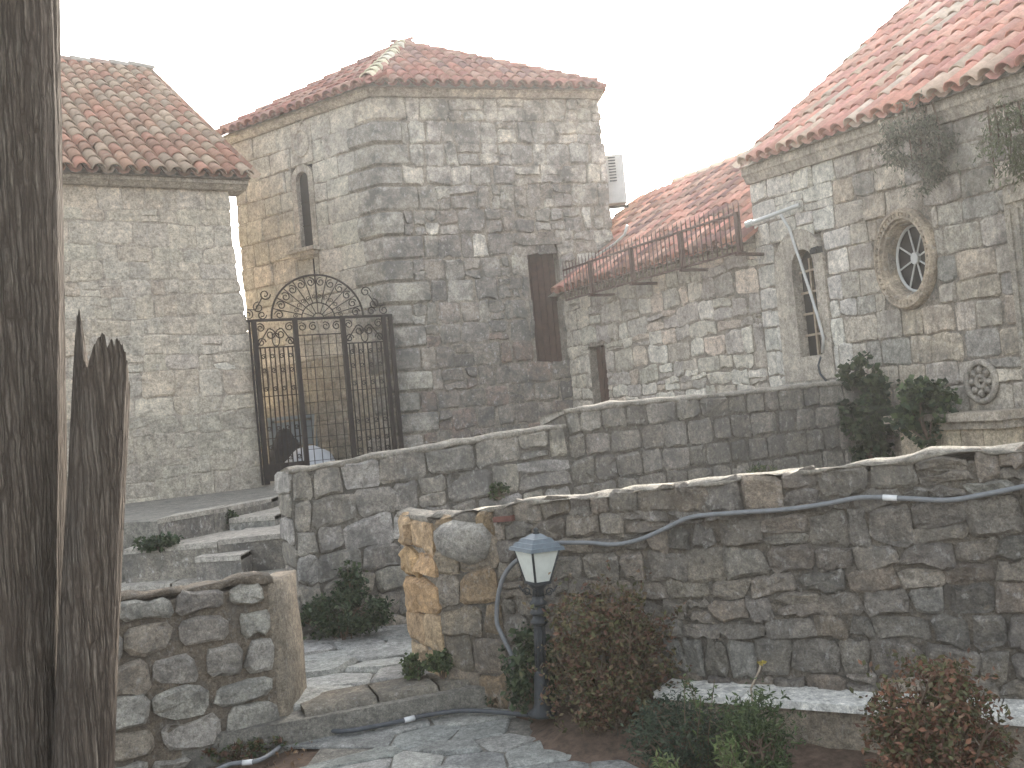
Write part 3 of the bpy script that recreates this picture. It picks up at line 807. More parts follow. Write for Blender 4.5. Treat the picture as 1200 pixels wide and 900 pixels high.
# cornice and pyramid roof
cornice(WL, -0.06, WL.L + 0.03, tzt, 0.1, 0.13, tower, M['cornice'], pieces=4)
cornice(WR, -0.03, WR.L + 0.04, tzt, 0.1, 0.13, tower, M['cornice'], pieces=4)
ov = 0.2; bis = (WL.n + WR.n).normalized(); f = ov / bis.dot(WL.n)
ze = tzt_v + 0.10
eC = Vector((TC.x + bis.x * f, TC.y + bis.y * f, ze))
eL = WL.p(-0.14, ze, ov); eR = WR.p(WR.L + 0.02, ze, ov)
apx = atY(472, 56, 16.5)
eL2 = Vector((TL2.x - 0.1, TL2.y + 0.2, ze)); eR2 = Vector((TR2.x + 0.1, TR2.y + 0.2, ze))
mb = MB(); ring_ = [eL, eC, eR, eR2, eL2]
mb.add([p + Vector((0, 0, -0.02)) for p in ring_] + [apx + Vector((0, 0, -0.05))], [(0, 1, 5), (1, 2, 5), (2, 3, 5), (3, 4, 5), (4, 0, 5), (4, 3, 2, 1, 0)]); mb.build('roof', M['mortar'], tower)
def tri_roof(a, b, ap, parent, pal, **kw):
    e = (b - a).normalized(); h = ap - a; s = h.dot(e); u = h - e * s; T = u.length; L = (b - a).length; u.normalize()
    roof_tiles(parent, a, e, u, L, T, lambda x, t: 0.02 < t < T and s * t / T - 0.05 < x < L - (L - s) * t / T + 0.05, pal, **kw)
tri_roof(eC, eR, apx, tower, PAL_TILE_RED, sp=0.185, ex=0.32, limit=190)
tri_roof(eL, eC, apx, tower, PAL_TILE_RED, sp=0.185, ex=0.32, limit=110)
tri_roof(eR, eR2, apx, tower, PAL_TILE_RED, sp=0.185, ex=0.32, limit=0)
hip_tiles(tower, eC.lerp(apx, 0.04), apx, [(0.6, 0.56, 0.4), (0.56, 0.5, 0.36), (0.62, 0.58, 0.47)])
hip_tiles(tower, eR.lerp(apx, 0.04), apx, PAL_TILE_RED, scale=1.1); hip_tiles(tower, eL.lerp(apx, 0.04), apx, PAL_TILE_RED, scale=1.1)
# slit window
il = arch_loop(*slit, 12); ol = arch_loop(*slit_o, 12)
wf = ring_panel(WL, [(slit_o[0], slit_o[2]), (slit_o[1], slit_o[2])] + ol[2:], il, 0.02, -0.3)
wn = wf.build('window', M['cornice'], tower)
mb = MB(); mb.box(WL.p(sx, (slit[2] + slit[3]) / 2, -0.07), (0.5, 0.02, slit[3] - slit[2] + 0.3), (d3t := Vector((WL.d.x, WL.d.y, 0)), Vector((WL.n.x, WL.n.y, 0)), Vector((0, 0, 1)))); mb.build('pane', M['glass'], wn)
mb = MB()
for zz in (0.3, 0.6): mb.tube([WL.p(slit[0], slit[2] + zz * (slit[3] - slit[2]), -0.05), WL.p(slit[1], slit[2] + zz * (slit[3] - slit[2]), -0.05)], 0.008, 4)
mb.build('window_bar', M['iron'], wn)
# corner fillers of the arch
mb = MB()
for sgn in (0, 1):
    xo, xc = (slit_o[0], sx) if sgn == 0 else (slit_o[1], sx)
zs0 = slit[2]
sill = MB(); axw = (Vector((WL.d.x, WL.d.y, 0)), Vector((WL.n.x, WL.n.y, 0)), Vector((0, 0, 1)))
sill.box(WL.p(sx, zs0 - 0.05, 0.09), (0.56, 0.2, 0.05), axw); sill.box(WL.p(sx, zs0 - 0.105, 0.06), (0.46, 0.13, 0.055), axw); sill.box(WL.p(sx, zs0 - 0.15, 0.04), (0.34, 0.09, 0.04), axw)
sill.build('window_sill', M['patina_fixed'] if 'patina_fixed' in M else M['cornice'], wn)
# carved medallion over the window
ms, mz = WL.uv(355, 168)
md = MB(); 
def circ(W, s, z, rs, rz, n_, k=20): return [W.p(s + rs * math.cos(2 * math.pi * i / k), z + rz * math.sin(2 * math.pi * i / k), n_) for i in range(k)]
md.box(WL.p(ms, mz, 0.018), (0.42, 0.03, 0.62), axw); md.tube(circ(WL, ms, mz, 0.15, 0.2, 0.036), 0.022, 6, closed=True)
md.tube([WL.p(ms - 0.14, mz + 0.4, 0.03), WL.p(ms + 0.02, mz + 0.27, 0.035), WL.p(ms + 0.14, mz + 0.42, 0.03)], 0.02, 5)
md.build('carved_medallion', M['clean_fixed'] if 'clean_fixed' in M else M['cornice'], tower)
# door, a plank shutter set deep in the wall
dr = MB(); ax = (Vector((WR.d.x, WR.d.y, 0)), Vector((WR.n.x, WR.n.y, 0)), Vector((0, 0, 1)))
dw, dh = door[1] - door[0], door[3] - door[2]
dr.box(WR.p((door[0] + door[1]) / 2, (door[2] + door[3]) / 2, -0.22), (dw + 0.04, 0.03, dh + 0.04), ax); dro = dr.build('door', M['wood'], tower)
for i in range(5):
    p_ = MB(); p_.box(WR.p(door[0] + dw * (i + 0.5) / 5, (door[2] + door[3]) / 2, -0.195), (dw / 5 - 0.012, 0.02, dh - 0.03), ax); p_.build('plank', M['wood'], dro)
lt = MB(); lt.box(WR.p((door[0] + door[1]) / 2, door[3] + 0.05, 0.01), (dw + 0.14, 0.08, 0.1), ax); lt.c = [(0.27, 0.25, 0.225)] * 8; lt.build('lintel', M['patina'], tower, col=True)

# =================================================================== LOW BUILDING between tower and church
low = thing('low_stone_building', 'low pale rubble building with red tiled roof between tower and church', 'building', (WK.A.x, WK.A.y, TZ))
kzt = lin(0, WK.uv(664, 350)[1], WK.L, WK.uv(886, 291)[1]); kzb = lambda s: 0.9
kd = (WK.uv(693, 440)[0], WK.uv(712, 440)[0], 0.9, WK.uv(700, 405)[1])
core('wall', WK, -0.3, WK.L, kzb, kzt, 0.4, M['mortar'], low, holes=[kd])
def kcol(s, z):
    if s < kd[0] + 0.02: return pick([(0.48, 0.45, 0.4), (0.44, 0.42, 0.38)], 0.08)
    if rng.random() < 0.18: return pick([(0.58, 0.56, 0.52)], 0.08)
    return pick([(0.42, 0.39, 0.35), (0.46, 0.44, 0.4), (0.38, 0.355, 0.34), (0.48, 0.42, 0.37), (0.36, 0.34, 0.32)])
lay(WK, coursed(0.0, WK.L, kzb, kzt, fracs(11, 0.3), 0.16, 0.44, [kd], 0.016, 0.22, 0.02), M['church'], low, kcol, gap=0.008, proud=0.02, rough=0.006, inset=0.82, rounding=0.17)
axk = (Vector((WK.d.x, WK.d.y, 0)), Vector((WK.n.x, WK.n.y, 0)), Vector((0, 0, 1)))
kw = kd[1] - kd[0]
db = MB(); db.box(WK.p((kd[0] + kd[1]) / 2, (kd[2] + kd[3]) / 2, -0.16), (kw, 0.04, kd[3] - kd[2]), axk); ddo = db.build('door', M['wood'], low)
for i in range(3):
    p_ = MB(); p_.box(WK.p(kd[0] + kw * (i + 0.5) / 3, (kd[2] + kd[3]) / 2, -0.13), (kw / 3 - 0.02, 0.02, kd[3] - kd[2] - 0.03), axk); p_.build('plank', M['wood'], ddo)
cornice(WK, 0.0, WK.L - 0.02, kzt, 0.06, 0.07, low, M['cornice'], pieces=3)
kn3 = Vector((WK.n.x, WK.n.y, 0))
ke0, ke1 = WK.p(-1.1, kzt(-1.1) + 0.09, 0.14), WK.p(WK.L, kzt(WK.L) + 0.09, 0.14)
ked = (ke1 - ke0).normalized(); klen = (ke1 - ke0).length
krun, kp = 2.6, 0.66
kup = (-kn3 * krun + Vector((0, 0, krun * kp))); ksl = kup.length; kup.normalize()
gable_body('roof', ke0, ked, klen - 0.02, kup, ksl, low, M['mortar'])
FOOT = [p.xy for p in (TL, TC, TR, TR2, TL2)]
def in_tower(p): return inpoly(p.x, p.y, FOOT)
roof_tiles(low, ke0, ked, kup, klen, ksl, lambda s, t: t < ksl and s < klen, PAL_TILE_PINK[:3] + PAL_TILE_RED[2:5], sp=0.18, ex=0.31, skip=in_tower)
hip_tiles(low, ke0 + kup * ksl + ked * 1.0, ke1 + kup * ksl, PAL_TILE_PINK[2:5])
mb = MB(); q0, q1 = WK.p(-0.2, 0.8, -0.41), WK.p(WK.L, 0.8, -0.41); dp = -kn3 * (2 * krun - 0.6)
zt0, zt1 = kzt(0), kzt(WK.L)
mb.hexa([q0, q1, q1 + dp, q0 + dp], [Vector((q0.x, q0.y, zt0)), Vector((q1.x, q1.y, zt1)), Vector(((q1 + dp).x, (q1 + dp).y, zt1)), Vector(((q0 + dp).x, (q0 + dp).y, zt0))]); mb.build('rear_wall', M['mortar'], low)

# =================================================================== CHURCH
church = thing('stone_church', 'large pale stone church at right with round window and pink tiled roof', 'church', (WC.A.x, WC.A.y, TZ))
cz0, cz1 = WC.uv(889, 212)[1], WC.uv(1196, 116)[1]
czt = lin(0, cz0, WC.L, cz1); czb = lambda s: 0.9
cs1 = WC.L + 2.2
oc_s, oc_z = WC.uv(1064, 303)
oc_rs = (WC.uv(1099, 300)[0] - WC.uv(1030, 306)[0]) / 2; oc_rz = (WC.uv(1064, 242)[1] - WC.uv(1066, 363)[1]) / 2
aw = (WC.uv(935, 360)[0], WC.uv(962, 370)[0], WC.uv(952, 417)[1], WC.uv(941, 292)[1])
awo = (WC.uv(914, 360)[0], WC.uv(975, 380)[0], WC.uv(948, 446)[1], WC.uv(936, 268)[1])
hole_o = (oc_s - oc_rs * 0.67, oc_s + oc_rs * 0.67, oc_z - oc_rz * 0.67, oc_z + oc_rz * 0.67)
core('wall', WC, 0, cs1, czb, czt, 0.45, M['mortar'], church, holes=[aw_hole := (awo[0] + 0.03, awo[1] - 0.03, awo[2] + 0.03, awo[3] - 0.05), hole_o])
def ccol(s, z):
    x = s / WC.L
    if x < 0.42: return pick([(0.55, 0.54, 0.515), (0.52, 0.51, 0.49), (0.57, 0.56, 0.53), (0.5, 0.49, 0.475)], 0.06)
    return pick([(0.43, 0.4, 0.36), (0.38, 0.36, 0.33), (0.47, 0.43, 0.38), (0.44, 0.39, 0.33), (0.34, 0.33, 0.31)], 0.1)
hol = [awo, (oc_s - oc_rs * 0.93, oc_s + oc_rs * 0.93, oc_z - oc_rz * 0.93, oc_z + oc_rz * 0.93)]
half = WC.L * 0.42
allp = coursed(0, cs1, czb, czt, fracs(13, 0.18), 0.2, 0.5, hol, 0.008, 0.06)
M['church_old'] = stone_mat('old_church_limestone', 0.42, 0.35, 0.9, 0.28)
lay(WC, [p for p in allp if p[0][0] < half], M['church'], church, ccol, limit=140, gap=0.006, proud=0.015, rough=0.004, inset=0.88, rounding=0.12)
lay(WC, [p for p in allp if p[0][0] >= half], M['church_old'], church, ccol, limit=160, gap=0.006, proud=0.017, rough=0.005, inset=0.86, rounding=0.13)
cornice(WC, 0.0, cs1, czt, 0.18, 0.1, church, M['cornice'], pieces=9)
axc = (Vector((WC.d.x, WC.d.y, 0)), Vector((WC.n.x, WC.n.y, 0)), Vector((0, 0, 1)))
# arched window
k_ = 14; il = arch_loop(*aw, k_)
ol = arch_loop(*awo, k_)
win = ring_panel(WC, ol, il, 0.03, -0.36).build('arched_window', M['church_trim'] if 'church_trim' in M else M['cornice'], church)
pn = MB(); pn.box(WC.p((aw[0] + aw[1]) / 2, (aw[2] + aw[3]) / 2, -0.1), (aw[1] - aw[0] + 0.2, 0.02, aw[3] - aw[2] + 0.1), axc); pn.build('pane', M['glass'], win)
for i in range(1, 5):
    zz = aw[2] + (aw[3] - aw[2]) * i / 5; br = MB(); br.box(WC.p((aw[0] + aw[1]) / 2, zz, -0.075), (aw[1] - aw[0], 0.03, 0.022), axc); br.build('glazing_bar', M['palewood'], win)
br = MB(); br.box(WC.p((aw[0] + aw[1]) / 2, (aw[2] + aw[3]) / 2 - 0.05, -0.073), (0.025, 0.03, aw[3] - aw[2] - 0.1), axc); br.build('glazing_bar', M['palewood'], win)
# round window: moulded ring, splayed reveal, glass with eight spokes
K = 40
def ell(f, n_, W=WC): return [W.p(oc_s + oc_rs * f * math.cos(2 * math.pi * i / K), oc_z + oc_rz * f * math.sin(2 * math.pi * i / K), n_) for i in range(K)]
prof = [(1.0, -0.02), (1.0, 0.05), (0.96, 0.085), (0.91, 0.085), (0.89, 0.055), (0.86, 0.05), (0.84, 0.075), (0.79, 0.075), (0.77, 0.045), (0.73, 0.035), (0.71, 0.0), (0.67, -0.09), (0.67, -0.15)]
mb = MB()
for f_, n_ in prof: mb.v += ell(f_, n_)
for r in range(len(prof) - 1):
    for i in range(K): mb.f.append((r * K + i, r * K + (i + 1) % K, (r + 1) * K + (i + 1) % K, (r + 1) * K + i))
mb.c = [(0.42, 0.36, 0.29)] * len(mb.v)
ocw = mb.build('round_window', M['church_old'], church, col=True)
mb = MB()
for i in range(44):                                 # carved beads round the ring
    a = 2 * math.pi * i / 44; mb.box(WC.p(oc_s + oc_rs * 0.875 * math.cos(a), oc_z + oc_rz * 0.875 * math.sin(a), 0.06), (0.035, 0.035, 0.035), axc)
mb.c = [(0.42, 0.36, 0.29)] * len(mb.v); mb.build('carved_bead', M['church_old'], ocw, col=True)['kind'] = 'stuff'
mb = MB(); vs = ell(0.68, -0.12); mb.add(vs + [WC.p(oc_s, oc_z, -0.12)], [(i, (i + 1) % K, K) for i in range(K)]); mb.build('pane', M['glass'], ocw)
mb = MB(); mb.tube(ell(0.655, -0.095), 0.016, 5, closed=True); mb.build('window_frame', M['white'], ocw)
for i in range(8):
    a = 2 * math.pi * (i + 0.35) / 8; sp = MB()
    sp.tube([WC.p(oc_s + oc_rs * 0.1 * math.cos(a), oc_z + oc_rz * 0.1 * math.sin(a), -0.095), WC.p(oc_s + oc_rs * 0.65 * math.cos(a), oc_z + oc_rz * 0.65 * math.sin(a), -0.095)], 0.009, 5); sp.build('spoke', M['white'], ocw)
hb = MB(); a_, b_ = [WC.p(oc_s + oc_rs * 0.12 * math.cos(t), oc_z + oc_rz * 0.12 * math.sin(t), -0.11) for t in [6.2832 * i / 16 for i in range(16)]], [WC.p(oc_s + oc_rs * 0.12 * math.cos(t), oc_z + oc_rz * 0.12 * math.sin(t), -0.07) for t in [6.2832 * i / 16 for i in range(16)]]
hb.hexa(a_, b_); hb.build('hub', M['white'], ocw)
# carved rosette
rs_, rz_ = WC.uv(1153, 447); ro = MB()
rr = (WC.uv(1170, 445)[0] - WC.uv(1136, 449)[0]) / 2; rh = (WC.uv(1153, 424)[1] - WC.uv(1153, 470)[1]) / 2
ro.tube(circ(WC, rs_, rz_, rr, rh, 0.03, 24), 0.03, 6, closed=True); ro.tube(circ(WC, rs_, rz_, rr * 0.3, rh * 0.3, 0.03, 12), 0.022, 5, closed=True)
for i in range(8):
    a = 6.2832 * i / 8; ro.tube([WC.p(rs_ + rr * 0.35 * math.cos(a), rz_ + rh * 0.35 * math.sin(a), 0.02), WC.p(rs_ + rr * 0.6 * math.cos(a), rz_ + rh * 0.6 * math.sin(a), 0.035), WC.p(rs_ + rr * 0.85 * math.cos(a), rz_ + rh * 0.85 * math.sin(a), 0.02)], [0.018, 0.035, 0.018], 5)
ro.c = [(0.33, 0.31, 0.28)] * len(ro.v); ro.build('carved_rosette', M['church_old'], church, True, col=True)
# portal frame at the right edge of the view
ps, pz = WC.uv(1182, 300, 0.06)[0], WC.uv(1190, 236, 0.06)[1]
pf = MB(); zlo = 0.9
pf.box(WC.p(ps + 0.09, (zlo + pz) / 2, 0.0), (0.18, 0.11, pz - zlo), axc); pf.box(WC.p(ps + 0.05, (zlo + pz) / 2, 0.06), (0.03, 0.03, pz - zlo - 0.1), axc); pf.box(WC.p(ps + 0.13, (zlo + pz) / 2, 0.06), (0.03, 0.03, pz - zlo - 0.1), axc)
pf.box(WC.p(ps + 0.78, pz + 0.07, 0.02), (1.52, 0.11, 0.14), axc); pf.box(WC.p(ps + 0.78, pz + 0.17, 0.04), (1.54, 0.12, 0.06), axc)
pf.c = [(0.42, 0.39, 0.34)] * len(pf.v); pf.build('portal_frame', M['church_old'], church, col=True)
# stone ledge along the foot of the church
l0, l1, lz = WC.uv(1040, 492, 0.28)[0], WC.uv(1176, 480, 0.28)[0], WC.uv(1120, 484, 0.28)[1]
lb = MB(); lb.box(WC.p((l0 + l1) / 2, lz - 0.035, 0.16), (l1 - l0, 0.33, 0.07), axc); lb.box(WC.p((l0 + l1) / 2, lz - 0.105, 0.13), (l1 - l0 - 0.06, 0.26, 0.07), axc); lb.c = [(0.4, 0.36, 0.31)] * len(lb.v)
lb.build('ledge', M['church_old'], church, col=True)
for i in range(5):
    a, b = l0 + 0.06 + (l1 - l0 - 0.12) * i / 5, l0 + 0.06 + (l1 - l0 - 0.12) * (i + 1) / 5; bb = MB()
    bb.box(WC.p((a + b) / 2, (0.95 + lz - 0.14) / 2, 0.1), (b - a - 0.01, 0.22, lz - 0.14 - 0.95), axc); bb.c = [tint((0.5, 0.44, 0.35), 0.1)] * 8; bb.build('ledge_block', M['church'], church, col=True)
# roof
cn3 = Vector((WC.n.x, WC.n.y, 0))
ce0, ce1 = WC.p(0.08, czt(0.08) + 0.2, 0.14), WC.p(cs1, czt(cs1) + 0.2, 0.14)
ced = (ce1 - ce0).normalized(); clen = (ce1 - ce0).length
V = Wall(ce0, ce0 - cn3 * 6); vr, vz = V.uv(1052, 24)
cpitch = (vz - ce0.z) / vr; crun = 4.6
cup = (-cn3 * crun + Vector((0, 0, crun * cpitch))); csl = cup.length; cup.normalize()
gable_body('roof', ce0, ced, clen, cup, csl, church, M['mortar'])
roof_tiles(church, ce0, ced, cup, clen, csl, lambda s, t: t < csl and s < clen, PAL_TILE_PINK, sp=0.18, ex=0.33, limit=300)
hip_tiles(church, ce0 + cup * csl, ce1 + cup * csl, PAL_TILE_PINK)
mb = MB(); q0, q1 = WC.p(0, 0.8, -0.47), WC.p(cs1, 0.8, -0.47); dp = -cn3 * (2 * crun - 1.0)
mb.hexa([q0, q1, q1 + dp, q0 + dp], [Vector((v.x, v.y, czt(s) )) for v, s in ((q0, 0), (q1, cs1), (q1 + dp, cs1), (q0 + dp, 0))]); mb.build('rear_wall', M['mortar'], church)

# =================================================================== WALL B: block parapet of the terrace
wb = thing('block_parapet_wall', 'grey squared block parapet wall with a raised right half holding up the terrace', 'wall', (WB.A.x, WB.A.y, CZ))
sm_ = WB.uv(662, 500)[0]; bsE = WB.L + 0.6
bt1 = poly_line([WB.uv(345, 548), WB.uv(450, 529), WB.uv(560, 511), WB.uv(661, 495)])
bt2 = poly_line([WB.uv(663, 478), WB.uv(760, 467), WB.uv(880, 456), WB.uv(1000, 444)])
bz = lambda s: 0.05
core('wall', WB, 0.0, sm_, bz, lambda s: bt1(s) - 0.05, 0.42, M['mortar_dark'], wb, top_rough=0.02)
core('wall', WB, sm_ + 0.002, bsE, bz, lambda s: bt2(s) - 0.05, 0.42, M['mortar_dark'], wb, top_rough=0.02)
BP = [(0.29, 0.275, 0.245), (0.26, 0.245, 0.22), (0.33, 0.31, 0.275), (0.24, 0.23, 0.215), (0.31, 0.28, 0.245)]
bcol = lambda s, z: pick(BP + [(0.36, 0.35, 0.34)], 0.14)
bcol2 = lambda s, z: pick([(0.2, 0.19, 0.17), (0.23, 0.215, 0.195), (0.18, 0.17, 0.155), (0.26, 0.245, 0.225)], 0.12)
lay(WB, coursed(0.0, sm_, bz, lambda s: bt1(s) - 0.03, fracs(7, 0.2), 0.16, 0.4, (), 0.012, 0.05, 0.01), M['ramp'], wb, bcol, limit=150, gap=0.006, proud=0.022, rough=0.006, inset=0.8, rounding=0.16)
lay(WB, coursed(sm_ + 0.01, bsE, lambda s: 0.45, lambda s: bt2(s) - 0.03, fracs(6, 0.1), 0.17, 0.32, (), 0.008, 0.0, 0.006), M['ramp'], wb, bcol2, limit=140, gap=0.008, proud=0.026, rough=0.005, inset=0.8, rounding=0.16)
WBE = Wall((WB.A - WB.n * 0.42), WB.A)
lay(WBE, coursed(0, WBE.L, bz, lambda s: bt1(0) - 0.03, fracs(7, 0.2), 0.5, 0.6, (), 0.01), M['ramp'], wb, bcol, limit=10, gap=0.008, proud=0.02, rough=0.006, inset=0.85, rounding=0.15)
def capping(W, s0, s1, top, thick, parent, mat, h=0.05, seg=0.08, rough=0.02, out=0.02):
    mb = MB(); n = max(2, int((s1 - s0) / seg)); q = 6
    for i in range(n + 1):
        s = s0 + (s1 - s0) * i / n; r = lambda k: rough * noise.noise((s * 6.0, k * 3.1, 7.7)) + 0.5 * rough * noise.noise((s * 17.0, k * 3.1, 2.7))
        t = top(s)
        for k, (n_, z) in enumerate([(-thick, t - h - 0.09), (out, t - h - 0.01), (out + 0.006, t - 0.018), (-0.05, t), (-thick * 0.6, t - 0.03), (-thick - 0.01, t - 0.065)]):
            mb.v.append(W.p(s, z + r(k), n_ + r(k + 9))); mb.c.append((0, 0, 0))
    for i in range(n):
        for j in range(q): mb.f.append((i * q + j, i * q + (j + 1) % q, (i + 1) * q + (j + 1) % q, (i + 1) * q + j))
    mb.f += [tuple(range(q)), tuple(range(n * q, n * q + q))[::-1]]
    return mb.build('wall_cap', mat, parent, True)
capping(WB, -0.01, sm_, bt1, 0.42, wb, M['cap'], 0.035); capping(WB, sm_ - 0.01, bsE, bt2, 0.42, wb, M['cap'], 0.035)

# =================================================================== NEAR RUBBLE WALL
nw = thing('rubble_wall', 'long dark rubble wall with ochre stones at its left end behind the garden lamp', 'wall', (WN.A.x, WN.A.y, 0))
nsE = WN.L + 1.2
ntop = poly_line([WN.uv(517, 603), WN.uv(560, 594), WN.uv(650, 581), WN.uv(760, 570), WN.uv(840, 562), WN.uv(900, 553), WN.uv(1000, 541), WN.uv(1100, 530), WN.uv(1200, 520), (nsE, WN.uv(1200, 520)[1])])
nb = lambda s: -0.05
core('wall', WN, 0.0, nsE, nb, lambda s: ntop(s) - 0.045, 0.5, M['mortar_near'], nw, top_rough=0.02)
def cells_wall(W, s0, s1, z0, topf, w_, h_, asp=1.5, jx=0.36, jy=0.28):
    zt_ = max(topf(s0 + (s1 - s0) * i / 20) for i in range(21))
    cs = voronoi(rubble_seeds(s0, s1, z0, zt_, w_, h_, jx, jy), 0.55, asp); out = []
    for p in cs:
        if not p: continue
        p = clip(p, s0, 0, -1, 0); p = clip(p, s1, 0, 1, 0) if len(p) > 2 else p; p = clip(p, 0, z0, 0, -1) if len(p) > 2 else p
        if len(p) < 3: continue
        p = [(x, min(z, topf(x) - 0.03)) for x, z in p]
        if abs(area(p)) > 0.002: out.append(p)
    return out
NP = [(0.215, 0.197, 0.172), (0.19, 0.177, 0.159), (0.24, 0.217, 0.19), (0.175, 0.165, 0.152), (0.22, 0.205, 0.187), (0.21, 0.182, 0.153)]
def ncol(s, z):
    if s < 0.42 and rng.random() < 0.75: return pick([(0.27, 0.205, 0.135), (0.25, 0.215, 0.17), (0.28, 0.24, 0.195)])
    if rng.random() < 0.05: return pick([(0.27, 0.265, 0.25)])
    return pick(NP, 0.2)
lay(WN, coursed(0.0, 0.42, lambda s: 0.0, lambda s: ntop(s) - 0.012, fracs(6, 0.25), 0.16, 0.32, (), 0.016, 0.0, 0.02) + coursed(0.42, nsE, lambda s: 0.0, lambda s: ntop(s) - 0.012, fracs(11, 0.3), 0.1, 0.25, (), 0.012, 0.1, 0.022), M['rubble'], nw, ncol, limit=300, gap=0.0035, proud=0.028, rough=0.006, inset=0.74, rounding=0.18)
# ochre end face
core('wall', WNE, 0.0, WNE.L, nb, lambda s: ntop(0) - 0.03, 0.3, M['mortar'], nw)
lay(WNE, coursed(0, WNE.L, lambda s: 0.1, lambda s: ntop(0) - 0.02, fracs(5, 0.15), 0.3, 0.5, (), 0.014, 0.0, 0.015), M['church'], nw, lambda s, z: pick([(0.4, 0.28, 0.165), (0.37, 0.275, 0.18), (0.42, 0.32, 0.215), (0.34, 0.275, 0.2)], 0.1), limit=30, gap=0.007, proud=0.035, rough=0.008, inset=0.76, rounding=0.17)
capping(WN, -0.02, nsE, ntop, 0.5, nw, M['cap'], 0.012, rough=0.03)
capping(WNE, -0.02, WNE.L - 0.02, lambda s: ntop(0) + 0.002, 0.3, nw, M['cap'], 0.04, rough=0.02)
# a bulging rock and a broken red brick at the corner of the wall
vs, fs = stone_geo(WN, [(0.03, 0.86), (0.3, 0.82), (0.42, 0.95), (0.36, 1.06), (0.1, 1.07), (0.02, 1.0)], 0.0, 0.11, 0.012, 0.7, 0.22); link('boulder', vs, fs, M['rubble'], nw, True, col=(0.36, 0.35, 0.33))
bs_, bzz = WN.uv(594, 607); bk = MB(); bk.box(WN.p(bs_, bzz, 0.02), (0.12, 0.06, 0.03), (Vector((WN.d.x, WN.d.y, 0.05)), Vector((WN.n.x, WN.n.y, 0)), Vector((0, 0, 1)))); bk.build('brick', M['brick'], nw)

# =================================================================== LEFT FOREGROUND WALL
dw_ = thing('garden_wall', 'short rubble garden wall behind the dead trunk with plastered end', 'wall', (WD.A.x, WD.A.y, 0))
dsS = -1.6
dtop = poly_line([(dsS, WD.uv(140, 697)[1] + 0.02), WD.uv(140, 697), WD.uv(200, 688), WD.uv(260, 680), WD.uv(300, 671), WD.uv(325, 672)])
core('wall', WD, dsS, WD.L - 0.02, nb, lambda s: dtop(s) - 0.06, 0.4, M['mortar_garden'], dw_, top_rough=0.03)
dcol = lambda s, z: pick([(0.36, 0.355, 0.335), (0.32, 0.31, 0.29), (0.38, 0.375, 0.355), (0.33, 0.295, 0.255), (0.29, 0.275, 0.255)], 0.1)
lay(WD, coursed(-0.7, WD.L - 0.015, lambda s: 0.0, lambda s: dtop(s) - 0.03, fracs(6, 0.3), 0.14, 0.34, (), 0.013, 0.1, 0.03), M['rubble'], dw_, dcol, limit=120, gap=0.012, proud=0.034, rough=0.0045, inset=0.76, rounding=0.24)
mb = MB(); n_k = 6
for i in range(n_k + 1):
    z = -0.03 + (dtop(WD.L) - 0.02) * i / n_k; b_ = 0.03 * (1 - i / n_k)
    for sx_, o in ((0.0, 0.02), (0.5, 0.035), (1.0, 0.02)):
        mb.v.append(WDE.p(sx_ * WDE.L, z, o + b_ * 0.5 + 0.012 * noise.noise((sx_ * 3, z * 6, 0)))); mb.c.append((0, 0, 0))
    for sx_ in (1.0, 0.0): mb.v.append(WDE.p(sx_ * WDE.L, z, -0.1)); mb.c.append((0, 0, 0))
for i in range(n_k):
    for j in range(5): mb.f.append((i * 5 + j, i * 5 + (j + 1) % 5, (i + 1) * 5 + (j + 1) % 5, (i + 1) * 5 + j))
mb.f.append(tuple(range(n_k * 5, n_k * 5 + 5)))
mb.build('plastered_end', M['render'], dw_, True)
capping(WD, dsS, WD.L + 0.01, dtop, 0.4, dw_, M['mortar_garden'], 0.035, rough=0.03, out=-0.004)

# =================================================================== MARBLE TOPPED BENCH WALL
f0, f1 = atZ(772, 808, 0.25), atZ(1200, 838, 0.25)
WM = Wall(f0, f1)
bench = thing('bench_wall', 'low plastered bench wall topped with white marble slabs between the red bushes', 'bench', (f0.x, f0.y, 0))
mE = WM.L + 0.5
core('wall', WM, 0.02, mE, lambda s: -0.05, lambda s: 0.215, 0.24, M['render'], bench)
for a, b in ((-0.02, 0.42), (0.42, 0.98), (0.98, 1.5), (1.5, 2.6)):
    sl_ = MB(); s0, s1 = a + 0.004, min(b, mE) - 0.004
    lo = [WM.p(s0, 0.215, 0.035), WM.p(s1, 0.215, 0.035), WM.p(s1, 0.215, -0.27), WM.p(s0, 0.215, -0.27)]
    dzv = rng.uniform(-0.004, 0.004); hi = [v + Vector((0, 0, 0.035 + dzv)) for v in lo]; sl_.hexa(lo, hi); sl_.build('marble_slab', M['marble'], bench)

# =================================================================== IRON GATE
WG = Wall(atY(297, 470, 12.9), atY(455, 450, 13.75))
gate = thing('iron_gate', 'black wrought iron gate with fan shaped scrolled top between house and tower', 'gate', (WG.A.x, WG.A.y, TZ))
zt_g = WG.uv(370, 373)[1]; gL = WG.L
def gp(s, z, n_=0.0): return WG.p(s, z, n_)
sP = [WG.uv(x, 372 + 0)[0] for x in (294, 345, 401, 449)]
zb_g = TZ + 0.03
def post(s, r=0.022, zt=zt_g):
    m_ = MB(); m_.box(gp(s, (zb_g + zt) / 2), (r * 2, r * 2, zt - zb_g), (Vector((WG.d.x, WG.d.y, 0)), Vector((WG.n.x, WG.n.y, 0)), Vector((0, 0, 1)))); m_.build('post', M['iron'], gate)
post(sP[0] - 0.03, 0.012); post(sP[0] + 0.03, 0.03); post(sP[1], 0.03); post(sP[2], 0.03); post(sP[3], 0.026); post(sP[3] + 0.1, 0.026)
def bar(pts, r=0.008, name='bar', k=5): m_ = MB(); m_.tube(pts, r, k); return m_.build(name, M['iron'], gate)
